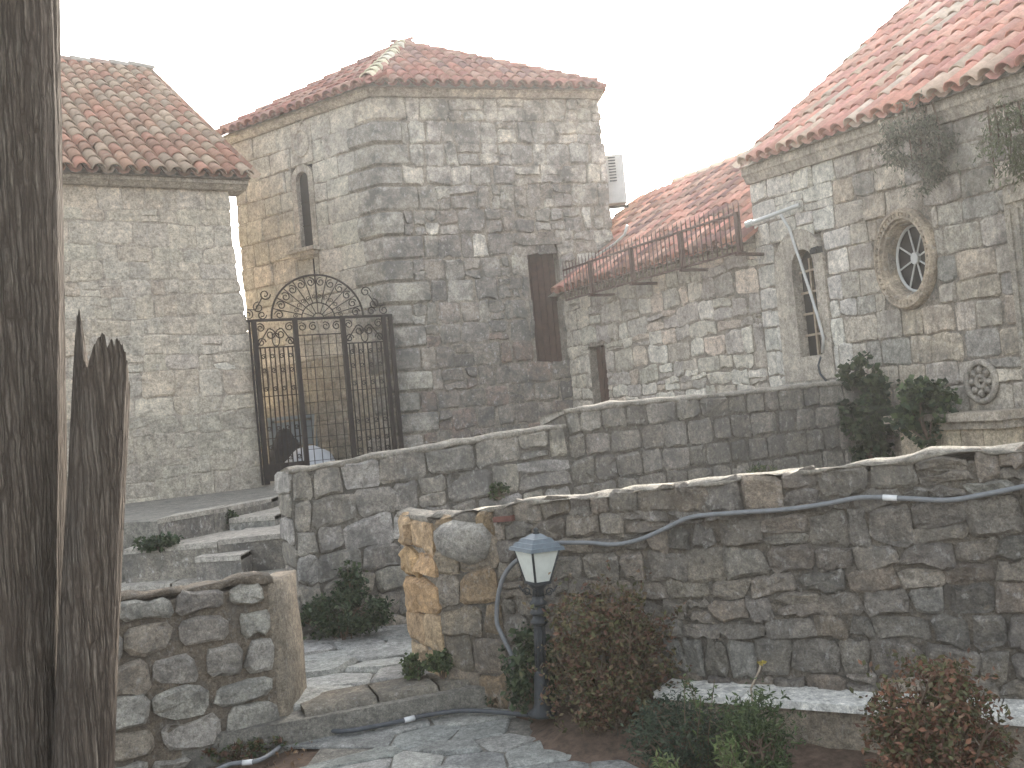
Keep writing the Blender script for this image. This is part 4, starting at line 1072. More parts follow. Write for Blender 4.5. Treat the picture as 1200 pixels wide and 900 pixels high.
def rail(s0, s1, z, r=0.016): bar([gp(s0, z), gp(s1, z)], r, 'rail', 4)
rail(sP[0] - 0.06, sP[3] + 0.13, zt_g, 0.024)
def spiral(s, z, r, turns=1.35, a0=0.0, dr=1, n=16):
    return [gp(s + r * (1 - 0.72 * i / n) * math.cos(a0 + dr * 6.2832 * turns * i / n), z + r * (1 - 0.72 * i / n) * math.sin(a0 + dr * 6.2832 * turns * i / n)) for i in range(n + 1)]
def scroll(s, z, r, a0=0.0, dr=1, th=0.0095, turns=1.35): bar(spiral(s, z, r, turns, a0, dr), th, 'scroll', 4)
# side panels
for pa, pb in ((sP[0] + 0.03, sP[1]), (sP[2], sP[3])):
    wd = pb - pa; z2 = zt_g - 0.36; mid = (pa + pb) / 2
    rail(pa, pb, z2, 0.012); rail(pa, pb, TZ + 0.28, 0.014); rail(pa, pb, TZ + 0.62, 0.008); rail(pa, pb, zt_g - 1.0, 0.008); rail(pa, pb, TZ + 0.08, 0.014)
    # arched crown of the panel
    bar([gp(pa + 0.03, z2 + 0.02), gp(pa + wd * 0.33, z2 + 0.24), gp(pa + wd * 0.4, z2 + 0.25)], 0.009, 'scroll'); bar([gp(pb - 0.03, z2 + 0.02), gp(pb - wd * 0.33, z2 + 0.24), gp(pb - wd * 0.4, z2 + 0.25)], 0.009, 'scroll')
    scroll(pa + wd * 0.38, z2 + 0.17, 0.07, 1.57, -1); scroll(pb - wd * 0.38, z2 + 0.17, 0.07, 1.57, 1)
    scroll(pa + 0.08, z2 + 0.07, 0.06, 0, 1); scroll(pb - 0.08, z2 + 0.07, 0.06, 3.14, -1)
    bar([*[gp(mid + 0.05 * math.cos(t), z2 + 0.1 + 0.09 * math.sin(t)) for t in [6.2832 * i / 12 for i in range(13)]]], 0.008, 'scroll')
    scroll(pa + 0.08, zt_g - 0.1, 0.06, 2.2, -1); scroll(pb - 0.08, zt_g - 0.1, 0.06, 0.9, 1)
    nb_ = 9
    for i in range(1, nb_):
        s = pa + wd * i / nb_; bar([gp(s, TZ + 0.08), gp(s, z2)], 0.010)
    for i in range(0, nb_ - 1, 2):
        s = pa + wd * (i + 1) / nb_
        for zz, a_ in ((z2 - 0.12, 1), (z2 - 0.3, -1), (z2 - 0.55, 1), (TZ + 0.75, -1), (TZ + 0.5, 1), (TZ + 0.36, -1)):
            scroll(s + wd / nb_ * 0.5, zz, wd / nb_ * 0.55, 0.6 * a_, a_, 0.0085, 1.2)
kick = MB(); kick.box(gp((sP[0] + sP[1]) / 2, TZ + 0.17, -0.006), (sP[1] - sP[0], 0.012, 0.2), (Vector((WG.d.x, WG.d.y, 0)), Vector((WG.n.x, WG.n.y, 0)), Vector((0, 0, 1)))); kick.build('kick_plate', M['iron'], gate)
# centre panel of square mesh
pa, pb = sP[1], sP[2]; zc = zt_g - 0.27
rail(pa, pb, zc + 0.05, 0.01); rail(pa, pb, TZ + 0.1, 0.014)
for i in range(1, 6): s = pa + (pb - pa) * i / 6; bar([gp(s, TZ + 0.1), gp(s, zc + 0.05)], 0.006)
for i in range(12): rail(pa, pb, zc - 0.155 * (i + 0.5), 0.005)
for s_, a_ in ((pa + 0.09, 1), (pb - 0.09, -1), (pa + 0.24, -1), (pb - 0.24, 1)): scroll(s_, zt_g - 0.11, 0.06, 1.57 + a_ * 0.6, -a_)
# fan shaped overthrow
fc = (WG.uv(318, 372)[0] + WG.uv(426, 372)[0]) / 2; fr = (WG.uv(426, 372)[0] - WG.uv(318, 372)[0]) / 2; fz = WG.uv(369, 322)[1] - zt_g
def fan(a, k=1.0): return gp(fc + fr * k * math.cos(a), zt_g + fz * k * math.sin(a))
bar([fan(math.pi * i / 28) for i in range(29)], 0.014, 'arch'); bar([fan(math.pi * i / 16, 0.36) for i in range(17)], 0.009, 'arch'); bar([fan(math.pi * i / 12, 0.12) for i in range(13)], 0.008, 'arch')
for i in range(1, 12): a = math.pi * i / 12; bar([fan(a, 0.36), fan(a, 0.99)], 0.0075, 'spoke')
for i in range(1, 8): a = math.pi * i / 8; bar([fan(a, 0.12), fan(a, 0.36)], 0.006, 'spoke')
for i in range(12):
    a = math.pi * (i + 0.5) / 12; q = 0.84; scroll(fc + fr * q * math.cos(a), zt_g + fz * q * math.sin(a), 0.062, a, 1 if i < 6 else -1)
    q = 0.5; scroll(fc + fr * q * math.cos(a), zt_g + fz * q * math.sin(a), 0.034, a + 3, -1 if i < 6 else 1, 0.006)
bar([fan(math.pi / 2, 0.36), fan(math.pi / 2, 1.0), gp(fc, zt_g + fz + 0.22)], 0.011, 'finial')
for sg in (-1, 1):
    e_ = fc + sg * fr
    scroll(e_ + sg * 0.06, zt_g + 0.34, 0.075, 0, sg); scroll(e_ + sg * 0.16, zt_g + 0.17, 0.075, 1.5, -sg); scroll(e_ + sg * 0.12, zt_g + 0.07, 0.06, 0, sg); scroll(e_ + sg * 0.3, zt_g + 0.08, 0.07, 1.57, sg)
    bar([gp(e_ + sg * 0.3, zt_g + 0.15), gp(e_ + sg * 0.2, zt_g + 0.14), gp(e_ + sg * 0.1, zt_g + 0.3)], 0.009, 'scroll')

# things kept behind the gate
def heap(name, label, cat, c, rad, mat, k=0.12):
    mb = MB(); nu, nv = 20, 8
    for j in range(nv + 1):
        ph = math.pi / 2 * j / nv
        for i in range(nu):
            a = 6.2832 * i / nu; d = Vector((math.cos(a) * math.cos(ph), math.sin(a) * math.cos(ph), math.sin(ph)))
            r = 1 + k * noise.noise(d * 2.3 + Vector(c)) + k * 0.6 * noise.noise(d * 6 + Vector(c)); mb.v.append(Vector(c) + Vector((d.x * rad[0] * r, d.y * rad[1] * r, max(0, d.z) * rad[2] * r))); mb.c.append((0, 0, 0))
    for j in range(nv):
        for i in range(nu): mb.f.append((j * nu + i, j * nu + (i + 1) % nu, (j + 1) * nu + (i + 1) % nu, (j + 1) * nu + i))
    return tag(mb.build(name, mat, None, True, origin=Vector(c)), label, cat)
h1 = atY(362, 545, 14.2)
heap('cloth_heap', 'white cloth bundle lying on the ground behind the iron gate', 'cloth', (h1.x, 14.25, TZ), (0.42, 0.3, 0.46), M['cloth'])
h2 = atY(330, 520, 14.55)
heap('dark_bag', 'dark rounded bag behind the white cloth bundle inside the gate', 'bag', (h2.x + 0.03, 14.62, TZ), (0.26, 0.13, 0.74), M['dark_cloth'])
tbx = atY(343, 505, 14.9)
tbl = thing('grey_table', 'grey board table standing behind the gate under the slit window', 'table', (tbx.x, 15.0, TZ))
mb = MB(); mb.box((tbx.x, 15.0, TZ + 0.9), (0.74, 0.3, 0.05)); mb.build('tabletop', M['grey_board'], tbl)
mb = MB(); mb.box((tbx.x, 14.9, TZ + 0.66), (0.7, 0.02, 0.36)); mb.build('front_panel', M['grey_board'], tbl)
for sx_ in (-0.33, 0.33): mb = MB(); mb.box((tbx.x + sx_, 14.98, TZ + 0.44), (0.05, 0.2, 0.87)); mb.build('leg', M['grey_board'], tbl)
stk0, stk1 = atY(366, 545, 14.3), atY(372, 420, 14.75)
mb = MB(); mb.tube([(stk0.x, 14.3, TZ), stk1], 0.016, 6); tag(mb.build('pole', M['palewood'], None), 'pale wooden pole leaning upright behind the gate mesh', 'pole')

# =================================================================== RAILING on the low building
OFF = 0.38
ra = thing('iron_railing', 'rusty spiked railing fixed on brackets along the low tiled eave', 'railing', WK.hit(660, 350, OFF))
def rk(px, py): return WK.uv(px, py, OFF)
r0, r1 = rk(660, 317), rk(866, 249); b0_, b1_ = rk(660, 353), rk(874, 293)
up_ = lin(*r0, *r1); lo_ = lin(*b0_, *b1_)
sA, sB = r0[0], r1[0]
def rb(pts, r, name): m_ = MB(); m_.tube(pts, r, 4); return m_.build(name, M['rail'], ra)
rb([WK.p(sA, up_(sA), OFF), WK.p(sB, up_(sB), OFF)], 0.016, 'rail'); rb([WK.p(sA, lo_(sA), OFF), WK.p(sB, lo_(sB), OFF)], 0.016, 'rail')
rb([WK.p(sA, lo_(sA) + 0.13, OFF), WK.p(sB, lo_(sB) + 0.13, OFF)], 0.006, 'rail')
nbar = 44
for i in range(nbar + 1):
    s = sA + (sB - sA) * i / nbar
    rb([WK.p(s, lo_(s), OFF), WK.p(s, up_(s) + 0.05, OFF), WK.p(s, up_(s) + 0.13, OFF)], [0.010, 0.010, 0.003], 'bar')
for x in (690, 740, 800, 868):
    s = rk(x, 300)[0]; m_ = MB(); m_.box(WK.p(s, (lo_(s) + up_(s)) / 2, OFF), (0.045, 0.045, up_(s) - lo_(s) + 0.02), axk); m_.build('post', M['rail'], ra)
    m_ = MB(); m_.box(WK.p(s, lo_(s) - 0.03, OFF / 2 + 0.02), (0.04, OFF + 0.08, 0.035), axk); m_.build('bracket', M['rail'], ra)

# pipes on the church
gt = thing('gutter_pipe', 'white pipe jutting slantwise from the church corner above the arched window', 'pipe', WC.hit(905, 255, 0.1))
p0, p1 = WC.hit(876, 263, 0.35), WC.hit(937, 240, 0.06); mb = MB(); mb.tube([p0, p1], 0.024, 10); mb.build('pipe', M['white'], gt)
mb = MB(); mb.tube([p0 + (p0 - p1).normalized() * 0.02, p0 + (p1 - p0).normalized() * 0.06], 0.036, 10); mb.build('collar', M['white'], gt)
dn = [WC.hit(914, 250, 0.08), WC.hit(925, 268, 0.06), WC.hit(932, 290, 0.05), WC.hit(938, 307, 0.06), WC.hit(948, 338, 0.07), WC.hit(958, 370, 0.07), WC.hit(965, 396, 0.06), WC.hit(964, 413, 0.03)]
mb = MB(); mb.tube(dn, 0.016, 8); tag(mb.build('drain_hose', M['white'], None, True), 'pale bent hose hanging across the arched church window', 'hose')
fl = WC.hit(957, 293, 0.12); fo = thing('floodlight', 'small dark floodlight fixed beside the arched church window', 'lamp', WC.hit(957, 293, 0.0))
mb = MB(); mb.box(fl, (0.1, 0.07, 0.06), axc); mb.box(fl + Vector((WC.n.x, WC.n.y, -0.3)) * 0.04, (0.085, 0.03, 0.05), axc); mb.build('lamp_head', M['lampmetal'], fo)
mb = MB(); mb.tube([fl, WC.hit(957, 293, 0.0)], 0.012, 5); mb.build('arm', M['lampmetal'], fo)
cb = [WC.hit(962, 418, 0.03), WC.hit(959, 428, 0.04), WC.hit(961, 438, 0.04), WC.hit(968, 446, 0.05)]
mb = MB(); mb.tube(cb, 0.012, 5); tag(mb.build('cable', M['cable_dark'], None, True), 'short dark cable hanging from the sill of the arched window', 'cable')
# white pipe from the tower wall down to the low roof
wp = [WR.hit(735, 262, -0.3), WR.hit(733, 274, 0.02), WR.hit(722, 285, 0.05), WR.hit(703, 297, 0.05), WR.hit(690, 305, 0.05)]
wq = [atY(735, 264, 13.9), atY(732, 275, 13.95), atY(720, 286, 14.2), atY(703, 297, 14.6), atY(690, 306, WR.hit(690, 306, 0.05).y)]
mb = MB(); mb.tube(wq, 0.02, 7); tag(mb.build('roof_pipe', M['white'], None, True), 'thin white pipe slanting from the tower wall onto the low roof', 'pipe')
# air conditioner on the far side of the tower
ac = atY(722, 212, 15.3); act = thing('air_conditioner', 'pale louvred air conditioning box hung on the right side of the tower', 'air conditioner', ac)
zt_, zb__ = atY(722, 181, 15.3).z, atY(724, 238, 15.3).z
wq_ = (atY(732, 212, 15.3).x - atY(711, 212, 15.3).x)
mb = MB(); mb.box((ac.x + 0.0, 15.5, (zt_ + zb__) / 2), (wq_, 0.45, zt_ - zb__)); mb.build('casing', M['white'], act)
for i in range(9):
    z = zt_ - 0.05 - i * 0.045; mb = MB(); mb.box((ac.x - 0.045, 15.27, z), (0.11, 0.012, 0.018)); mb.build('louvre', M['lampmetal'], act)
mb = MB(); mb.box((ac.x, 15.4, zb__ - 0.04), (wq_ + 0.05, 0.04, 0.04)); mb.build('bracket', M['iron'], act)

# =================================================================== GARDEN LAMP
lbp = atZ(636, 838, 0.09)
ltp = atY(628, 618, lbp.y); lh = (ltp - lbp).length
lamp = thing('garden_lamp', 'short dark lamp post with a four sided frosted lantern before the rubble wall', 'lamp post', lbp)
k = lh / 1.0
def lp(name, mb, mat, parent=lamp, smooth=True): return mb.build(name, mat, parent, smooth)
def L3(z): return lbp + Vector((0, 0, z * k))
mb = MB(); mb.lathe([(0.0, 0), (0.075, 0), (0.075, 0.015), (0.05, 0.035), (0.042, 0.06), (0.038, 0.2), (0.034, 0.21), (0.034, 0.23)], 16, lbp); lp('base', mb, M['lampmetal'])
mb = MB()
prof = []
for i in range(13): prof.append((0.031, 0.23 + 0.27 * i / 12))
vs, kk = [], 24
mb.lathe([(0.03, 0.22 * k), (0.028, 0.36 * k), (0.026, 0.5 * k)], 12, lbp)
for j in range(10):
    a = 6.2832 * j / 10; mb.tube([L3(0.24) + Vector((0.029 * math.cos(a), 0.029 * math.sin(a), 0)), L3(0.5) + Vector((0.026 * math.cos(a), 0.026 * math.sin(a), 0))], 0.005, 4)
lp('post', mb, M['lampmetal'])
for z in (0.5, 0.55, 0.6):
    mb = MB(); mb.lathe([(0.03, (z - 0.02) * k), (0.046, (z - 0.01) * k), (0.048, z * k), (0.036, (z + 0.012) * k), (0.032, (z + 0.035) * k)], 16, lbp); lp('collar', mb, M['lampmetal'])
mb = MB(); mb.lathe([(0.032, 0.62 * k), (0.03, 0.67 * k), (0.05, 0.695 * k), (0.055, 0.705 * k)], 14, lbp); lp('neck', mb, M['lampmetal'])
ry = R(33)                                      # lantern turned so that two panes show
def corner(i, r, z): a = ry + math.pi / 2 * i - math.pi * 0.75; return lbp + Vector((r * math.cos(a), r * math.sin(a), z * k))
for i in range(4):
    a = ry + math.pi / 2 * i - math.pi * 0.75; dv = Vector((math.cos(a), math.sin(a), 0)); m_ = MB()
    pts = []
    for q in range(15):
        t = q / 14; th = t * 6.2832 * 1.2; rr = 0.022 * (1 - 0.6 * t); pts.append(L3(0.655) + dv * (0.06 + rr * math.cos(th)) + Vector((0, 0, rr * math.sin(th))))
    m_.tube(pts, 0.0045, 4); m_.tube([L3(0.69) + dv * 0.1, L3(0.665) + dv * 0.085, L3(0.64) + dv * 0.035], 0.0045, 4)
    lp('scroll', m_, M['lampmetal'])
rb_, rt_ = 0.062, 0.118
for i in range(4):
    a, b, c, d = corner(i, rb_, 0.71), corner(i + 1, rb_, 0.71), corner(i + 1, rt_, 0.885), corner(i, rt_, 0.885)
    m_ = MB(); m_.tube([a, d], 0.0085, 4); lp('lantern_bar', m_, M['lampmetal'], lamp, False)
    nrm = (b - a).cross(d - a).normalized() * 0.003; m_ = MB(); m_.hexa([a - nrm, b - nrm, c - nrm, d - nrm], [a + nrm, b + nrm, c + nrm, d + nrm]); lp('pane', m_, M['frost'], lamp, False)
m_ = MB(); m_.hexa([corner(i, rb_ + 0.01, 0.7) for i in range(4)], [corner(i, rb_ + 0.01, 0.715) for i in range(4)]); lp('lantern_floor', m_, M['lampmetal'], lamp, False)
m_ = MB()
for (ra_, za, rc, zc_) in ((0.15, 0.88, 0.142, 0.9), (0.13, 0.9, 0.112, 0.922), (0.099, 0.922, 0.08, 0.944), (0.067, 0.944, 0.03, 0.966)):
    m_.hexa([corner(i, ra_, za) for i in range(4)], [corner(i, rc, zc_) for i in range(4)])
lp('roof', m_, M['lamproof'], lamp, False)
m_ = MB(); m_.lathe([(0.012, 0.96 * k), (0.02, 0.97 * k), (0.009, 0.978 * k), (0.016, 0.987 * k), (0.004, 1.0 * k)], 10, lbp); lp('finial', m_, M['lampmetal'])
tx = math.atan2((ltp - lbp).x, (ltp - lbp).z); lamp.rotation_euler = (0, tx, 0)

# conduits
def cn(px, py, off=0.05): return WN.hit(px, py, off)
def smooth_path(pts, n=6):
    out = []; P = [pts[0]] + pts + [pts[-1]]
    for i in range(1, len(P) - 2):
        for q in range(n):
            t = q / n; a, b, c, d = P[i - 1], P[i], P[i + 1], P[i + 2]
            out.append(0.5 * ((2 * b) + (c - a) * t + (2 * a - 5 * b + 4 * c - d) * t * t + (3 * b - a - 3 * c + d) * t ** 3))
    return out + [pts[-1]]
def cable(name, label, cat, pts, r, mat, sleeves=()):
    t = thing(name, label, cat, pts[0]); sp_ = smooth_path(pts); mb = MB(); mb.tube(sp_, r, 8); mb.build('conduit', mat, t, True)
    for f_, ln in sleeves:
        i = int(f_ * (len(sp_) - 2)); a = sp_[i]; d = (sp_[i + 1] - a).normalized(); mb = MB(); mb.tube([a - d * ln / 2, a + d * ln / 2], r * 1.2, 8); mb.build('sleeve', M['sleeve'], t, True)
    return t
cable('conduit', 'long grey conduit drooping along the rubble wall right of the lamp', 'conduit', [cn(648, 636, 0.1)] + [cn(x, y, 0.065) for x, y in [(690, 636), (720, 638), (750, 632), (780, 619), (810, 606), (860, 601), (920, 597), (970, 590), (1010, 583), (1060, 584), (1110, 586), (1150, 580), (1200, 570), (1260, 556)]], 0.0115, M['cable'], [(0.71, 0.06)])
cable('conduit', 'grey conduit curling down from the lamp to the ground by the wall end', 'conduit', [cn(612, 652, 0.1), cn(600, 662, 0.09), cn(590, 676, 0.09), cn(584, 697, 0.09), cn(582, 718, 0.09), cn(583, 732, 0.09), cn(590, 748, 0.1), cn(600, 768, 0.11), cn(610, 790, 0.12), cn(611, 802, 0.13), cn(604, 817, 0.14)], 0.0125, M['cable'])
gz = 0.052
cable('conduit', 'dark conduit with a white sleeve lying at the foot of the threshold step', 'conduit', [atZ(x, y, gz) for x, y in [(620, 838), (575, 834), (540, 833), (500, 838), (470, 845), (440, 851), (400, 857), (370, 852)]], 0.0125, M['cable_dark'], [(0.55, 0.06)])
cable('hose', 'pale grey hose lying on the soil at the foot of the garden wall', 'hose', [atZ(x, y, 0.03) for x, y in [(236, 912), (268, 896), (300, 892), (322, 880), (340, 862), (356, 855), (366, 856)]], 0.0115, M['cable'], [(0.3, 0.05)])

# =================================================================== TREE: living trunk and broken limb from one foot
tree = thing('cypress_tree', 'thick furrowed tree trunk with a broken off second stem at left', 'tree', (-1.83, 3.45, -0.05))
def trunk_geo(mb, base, top, r0, r1, seed, nz=70, na=84, topfun=None, flare=0.0, amp=0.07, hollow=False, squash=1.0):
    base, top = Vector(base), Vector(top); st_ = len(mb.v)
    for j in range(nz + 1):
        for i in range(na):
            a = 6.2832 * i / na; d = Vector((math.cos(a), math.sin(a), 0)); t = j / nz
            if topfun: t *= topfun(a)
            c = base.lerp(top, t); z = c.z; r = r0 + (r1 - r0) * t + flare * math.exp(-t * 9)
            aw_ = a + 0.12 * math.sin(z * 1.1 + seed)
            dd = Vector((math.cos(aw_), math.sin(aw_), 0))
            rid = noise.ridged_multi_fractal(Vector((dd.x * 5.5, dd.y * 5.5, z * 0.55 + seed)), 0.9, 2.1, 5, 0.9, 2.0) - 1.0
            big = noise.noise(Vector((dd.x * 1.3, dd.y * 1.3, z * 0.6 + seed)))
            r *= 1 + amp * rid * 0.55 + amp * 1.3 * big
            mb.v.append(c + Vector((d.x * r, d.y * r * squash, 0))); mb.c.append((0, 0, 0))
    for j in range(nz):
        for i in range(na):
            a, b = st_ + j * na + i, st_ + j * na + (i + 1) % na; mb.f.append((a, b, b + na, a + na))
    if hollow:                                   # splintered inner face of the break
        s2 = len(mb.v)
        for k, (q, dz) in enumerate(((0.78, -0.06), (0.45, -0.16), (0.1, -0.2))):
            for i in range(na):
                v = mb.v[st_ + nz * na + i]; cc = base.lerp(top, 0.8); mb.v.append(Vector((cc.x + (v.x - cc.x) * q, cc.y + (v.y - cc.y) * q, v.z + dz + rng.gauss(0, 0.01)))); mb.c.append((0, 0, 0))
        prev = st_ + nz * na
        for k in range(3):
            cur = s2 + k * na
            for i in range(na): mb.f.append((prev + i, prev + (i + 1) % na, cur + (i + 1) % na, cur + i))
            prev = cur
YT = 3.5
tb0, tt0 = atY(-22, 860, YT), atY(-4, 0, YT)
mb = MB(); rT = 0.21
topz = Vector((tt0.x + (tt0.x - tb0.x) * 0.9, YT, 6.2))
trunk_geo(mb, (tb0.x, YT, -0.1), topz, 0.222, 0.19, 3.0, 110, 150, None, 0.03, 0.05); mb.build('trunk', M['bark'], tree, True)
l0_, l1_ = atY(96, 860, YT - 0.04), atY(122, 400, YT - 0.02)
zb_l = -0.1; rL = 0.105
spz = [(0.0, 0.92), (0.6, 0.88), (1.5, 0.86), (2.5, 0.88), (3.14, 0.9), (3.3, 0.95), (3.5, 0.985), (3.72, 1.02), (3.97, 1.025), (4.22, 0.99), (4.42, 0.955), (4.56, 0.935), (4.72, 0.965), (4.91, 0.985), (5.3, 0.975), (5.64, 0.98), (5.95, 0.965), (6.28, 0.92)]
tf0 = poly_line(spz)
def tf(a): return tf0(a) + 0.02 * noise.noise((math.cos(a) * 9, math.sin(a) * 9, 5)) - 0.012
ltop = atY(123, 378, YT - 0.02)
mb = MB(); lbx = atY(66, 860, YT - 0.04).x
trunk_geo(mb, (lbx, YT - 0.06, zb_l), ltop, 0.102, 0.096, 9.0, 110, 130, tf, 0.03, 0.06, True); mb.build('broken_stem', M['bark'], tree, True)
# crown high above the view: limbs and needle sprays
for i in range(9):
    a = i * 2.4; z0 = 4.6 + 0.17 * i; b0v = Vector((topz.x, YT, z0)); tipv = b0v + Vector((math.cos(a) * 1.7, math.sin(a) * 1.7 - 0.6, 0.9)); m_ = MB(); m_.tube([b0v, b0v.lerp(tipv, 0.5) + Vector((0, 0, 0.12)), tipv], [0.07, 0.045, 0.015], 7); m_.build('limb', M['bark'], tree, True)
mb = MB()
CP = [(0.045, 0.06, 0.03), (0.06, 0.075, 0.035), (0.035, 0.05, 0.028)]
for (c_, r_, n_) in (((-1.7, 2.6, 6.4), (2.6, 2.2, 1.3), 2600), ((-1.5, 0.6, 6.2), (2.4, 2.0, 1.5), 1600), ((-1.9, 3.3, 8.2), (1.7, 1.6, 1.7), 1200)):
    leaves(mb, blob_points(c_, r_, n_, 0.8, 1.6, -0.1), 0.22, CP, 0.5)
stuff(mb.build('crown', M['leaf'], tree, col=True))

# =================================================================== PLANTS
RED = [(0.11, 0.056, 0.038), (0.14, 0.075, 0.048), (0.085, 0.065, 0.04), (0.15, 0.1, 0.06), (0.075, 0.075, 0.035), (0.12, 0.105, 0.05), (0.1, 0.1, 0.045)]
GRN = [(0.06, 0.085, 0.036), (0.08, 0.11, 0.045), (0.045, 0.065, 0.032), (0.1, 0.13, 0.055)]
LGT = [(0.13, 0.17, 0.06), (0.1, 0.14, 0.05), (0.17, 0.2, 0.09)]
IVY = [(0.042, 0.064, 0.034), (0.06, 0.084, 0.042), (0.034, 0.05, 0.028), (0.078, 0.1, 0.05)]
def gbase(px, py, Y): p = atY(px, py, Y); return (p.x, p.y, 0.0)
b = gbase(714, 800, 4.95)
shrub('red_bush', 'round reddish brown bush beside the garden lamp', 'bush', b, (0.33, 0.26, 0.39), 8500, 0.028, RED + [(0.17, 0.13, 0.07)], 26, 'red leaved bushes', lift=0.0, cut=-0.06, freq=8)
b = gbase(1096, 850, 3.75)
shrub('red_bush', 'rusty brown bush at the lower right in front of the marble bench', 'bush', b, (0.25, 0.23, 0.29), 7600, 0.026, RED[:2] + [(0.2, 0.1, 0.06)] + RED[3:], 22, 'red leaved bushes', lift=0.03, cut=-0.06, freq=8)
b = gbase(800, 880, 4.4)
shrub('green_shrub', 'low bluish green shrub at the edge of the flagged path', 'shrub', b, (0.24, 0.22, 0.17), 3600, 0.028, [(0.05, 0.07, 0.045), (0.07, 0.09, 0.055), (0.04, 0.055, 0.035)], 12, 'low green shrubs', asp=0.35, cut=-0.1, freq=10)
b = gbase(888, 880, 4.1)
shrub('green_shrub', 'dark feathery green shrub against the bench wall', 'shrub', b, (0.15, 0.15, 0.21), 3600, 0.028, GRN, 12, 'low green shrubs', asp=0.3, cut=-0.1, freq=10)
def sprig(label, x, y, Y, h, pal, n=5, spread=0.12, size=0.03):
    bp = Vector(gbase(x, y, Y)); t = thing('sprig_plant', label, 'plant', bp); sm, lm = MB(), MB()
    for i in range(n):
        a = rng.uniform(0, 6.28); tip = bp + Vector((math.cos(a) * spread * rng.random(), math.sin(a) * spread * rng.random(), h * rng.uniform(0.65, 1.0)))
        md_ = bp.lerp(tip, 0.5) + Vector((rng.gauss(0, 0.02), rng.gauss(0, 0.02), 0)); sm.tube([bp, md_, tip], [0.004, 0.003, 0.0015], 4)
        pts = [md_.lerp(tip, rng.random() ** 0.8) if q % 3 else bp.lerp(md_, rng.uniform(0.3, 1)) for q in range(46)]
        leaves(lm, pts, size, pal, 0.28)
    sm.build('stem', M['stem'], t); stuff(lm.build('foliage', M['leaf'], t, col=True))
sprig('tall pale green sprig rising in front of the left end of the marble slab', 822, 850, 4.25, 0.52, GRN[1:] + LGT[1:2], 6, 0.1)
sprig('thin green sprig rising in front of the middle marble slab', 866, 850, 4.15, 0.44, GRN[1:] + LGT[1:2], 5, 0.08)
sprig('bright yellow green sprig at the bottom edge near the path', 783, 905, 4.1, 0.22, LGT, 7, 0.07, 0.034)
sprig('bright yellow green sprig between the two low green shrubs', 862, 900, 3.95, 0.34, LGT, 8, 0.1, 0.036)
sprig('thin pale stalk with leaves growing at the foot of the rusty bush', 1030, 890, 3.8, 0.22, GRN + LGT[:1], 6, 0.12)
fs_ = gbase(884, 812, 4.5); t = thing('dry_flower', 'single pale dry stalk with yellow head behind the marble slabs', 'flower', (fs_[0], 4.5, 0.2)); mb = MB(); a_ = atY(880, 806, 4.5); b_ = atY(889, 787, 4.5); mb.tube([(a_.x, 4.5, 0.2), a_, b_, atY(891, 780, 4.5)], 0.005, 5); mb.build('stem', M['palewood'], t)
mb = MB(); leaves(mb, [atY(892, 777, 4.5)] * 14, 0.022, [(0.4, 0.32, 0.08)], 0.6); mb.build('flower_head', M['leaf'], t, col=True)
# plants on walls and in corners
def wallplant(name, label, cat, c, rad, n, size, pal, asp=0.7, cut=-0.1, freq=9, droop=0.4, group=None, hang=False):
    c = Vector(c); t = thing(name, label, cat, c - Vector((0, 0, rad[2])), group); mb = MB(); leaves(mb, blob_points(c, rad, n, 0.85, freq, cut), size, pal, asp, droop); stuff(mb.build('foliage', M['leaf'], t, col=True))
    sm = MB()
    for i in range(6):
        tip = c + Vector((rng.uniform(-.7, .7) * rad[0], rng.uniform(-.5, .5) * rad[1], rng.uniform(-.2, .8) * rad[2])); r_ = c - Vector((0, 0, rad[2] * 0.95))
        if hang: r_ = Vector((tip.x, tip.y, c.z + rad[2] * 0.8)); tip.z = c.z - rad[2] * rng.uniform(0.2, 0.8)
        sm.tube([r_, r_.lerp(tip, 0.5) + Vector((rng.gauss(0, .03), 0, 0)), tip], [0.01, 0.007, 0.003], 4)
    sm.build('stem', M['stem'], t); return t
c = WB.hit(400, 712, 0.2); shrub('dark_shrub', 'dark green shrub spreading at the foot of the block parapet', 'shrub', (c.x, c.y, CZ), (0.36, 0.16, 0.16), 3200, 0.035, IVY, 10, cut=-0.1, freq=9)
c = WB.hit(412, 690, 0.12); wallplant('dark_shrub', 'small dark plant climbing the parapet under the broken stone', 'plant', c, (0.12, 0.1, 0.2), 800, 0.035, IVY)
c = WB.hit(584, 575, 0.05); wallplant('wall_weed', 'small weed growing from a joint in the middle of the block parapet', 'weed', c, (0.08, 0.05, 0.07), 260, 0.03, GRN)
c = WB.hit(886, 549, 0.1); wallplant('grass_tuft', 'yellow green grass tuft behind the top of the dark rubble wall', 'grass', (c.x, c.y - 0.2, c.z - 0.02), (0.14, 0.06, 0.06), 320, 0.04, LGT + GRN, 0.2, droop=-0.5)
c = WB.hit(1012, 478, 0.1)
ivy = wallplant('ivy', 'tall dark fig shrub growing at the right end of the block parapet', 'shrub', (c.x + 0.02, c.y, c.z - 0.06), (0.25, 0.22, 0.52), 3300, 0.07, IVY, 0.8, -0.12, 5)
c = WC.hit(1085, 482, 0.35); wallplant('ivy', 'bushy green creeper hanging over the stone ledge under the round window', 'shrub', c, (0.28, 0.22, 0.3), 1700, 0.06, IVY + GRN[:2], 0.8, -0.08, 5)
c = WC.hit(1086, 168, 0.18); wallplant('hanging_plant', 'grey green plant hanging from the church eave above the round window', 'plant', c, (0.46, 0.15, 0.42), 3600, 0.05, [(0.13, 0.14, 0.1), (0.17, 0.17, 0.13), (0.1, 0.11, 0.075), (0.2, 0.18, 0.14)], 0.3, -0.02, 6, 1.2, hang=True)
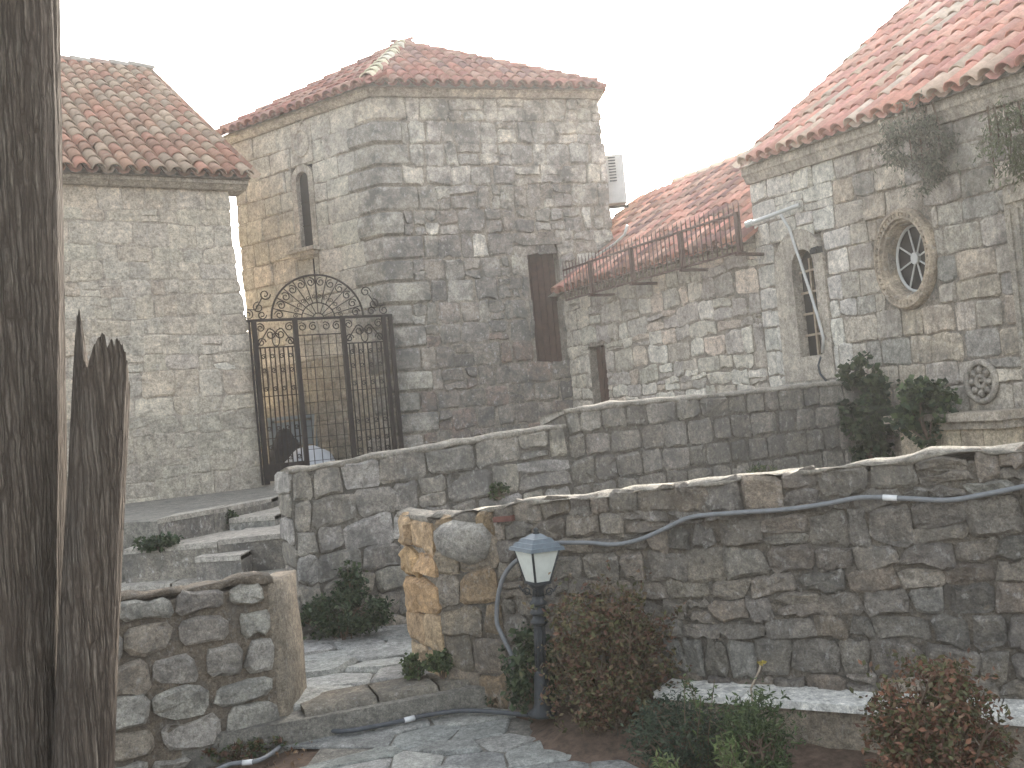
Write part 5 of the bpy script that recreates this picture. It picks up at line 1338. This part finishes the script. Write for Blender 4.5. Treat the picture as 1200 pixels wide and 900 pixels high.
c = WC.hit(1190, 165, 0.18); wallplant('hanging_plant', 'grey green plant hanging from the church eave at the right edge', 'plant', c, (0.3, 0.15, 0.36), 1700, 0.05, [(0.13, 0.15, 0.08), (0.17, 0.17, 0.11)], 0.3, -0.02, 6, 1.2, hang=True)
for (x, y, r_, lb_) in ((487, 783, 0.055, 'small round leafy weed at the left corner of the ochre wall end'), (518, 783, 0.062, 'small leafy weed on the step against the ochre wall end')):
    p = atZ(x, y + 13, CZ); shrub('leafy_weed', lb_, 'weed', p, (r_, r_, r_ * 1.15), 420, 0.03, GRN, 4, 'weeds by the wall end', asp=0.7, cut=-0.3)
p = atZ(176, 645, 0.8); wallplant('step_weed', 'dark weed in the corner of the steps below the house wall', 'weed', (p.x + 0.02, p.y + 0.1, 0.86), (0.2, 0.1, 0.07), 600, 0.04, IVY)
p = atZ(262, 604, 0.95); wallplant('step_weed', 'mossy weed hanging on the upper step edge', 'weed', (p.x, p.y, 0.93), (0.14, 0.06, 0.07), 300, 0.035, IVY)
p = cn(640, 770, 0.12); wallplant('dark_weed', 'dark leafy weed on the rubble wall behind the lamp post', 'weed', (p.x - 0.1, p.y, 0.3), (0.15, 0.1, 0.24), 1300, 0.035, IVY)
p = atZ(595, 830, 0.0); shrub('dry_weed', 'dark dry weed at the foot of the wall left of the lamp', 'weed', (p.x, p.y, 0.0), (0.13, 0.1, 0.07), 700, 0.03, IVY + RED[2:3], 5)
p = atZ(365, 862, 0.0); shrub('dry_weed', 'low green weed at the foot of the plastered wall end', 'weed', (p.x, p.y - 0.03, 0.0), (0.14, 0.1, 0.055), 520, 0.03, GRN, 4)
p = atZ(300, 890, 0.0); shrub('dry_weed', 'straggling dry weed on the soil below the garden wall', 'weed', (p.x - 0.1, p.y + 0.05, 0.0), (0.25, 0.1, 0.045), 500, 0.03, GRN + RED, 5)
# dead leaves scattered on the soil
mb = MB(); pts = [Vector((rng.uniform(-1.6, 0.8), rng.uniform(4.2, 5.5), 0.02)) for _ in range(700)]
pts = [p for p in pts if not inpoly(p.x, p.y, pp)]
leaves(mb, pts, 0.03, [(0.16, 0.1, 0.06), (0.22, 0.15, 0.09), (0.09, 0.06, 0.04)], 0.5); stuff(mb.build('dead_leaves', M['leaf'], None, col=True))

# =================================================================== AIR
hz = MB(); hz.box((0, 20, 8.95), (60, 60, 20.1)); ho_ = hz.build('haze', None, None)
hm, ht, hbs = nodemat('haze_air'); ht.nodes.remove(hbs)
pv = ht.nodes.new('ShaderNodeVolumePrincipled'); pv.inputs['Color'].default_value = (0.95, 0.93, 0.9, 1); pv.inputs['Density'].default_value = 0.0019; pv.inputs['Anisotropy'].default_value = 0.55
ht.links.new(pv.outputs[0], ht.nodes['Material Output'].inputs['Volume']); ho_.data.materials.append(hm); stuff(ho_)
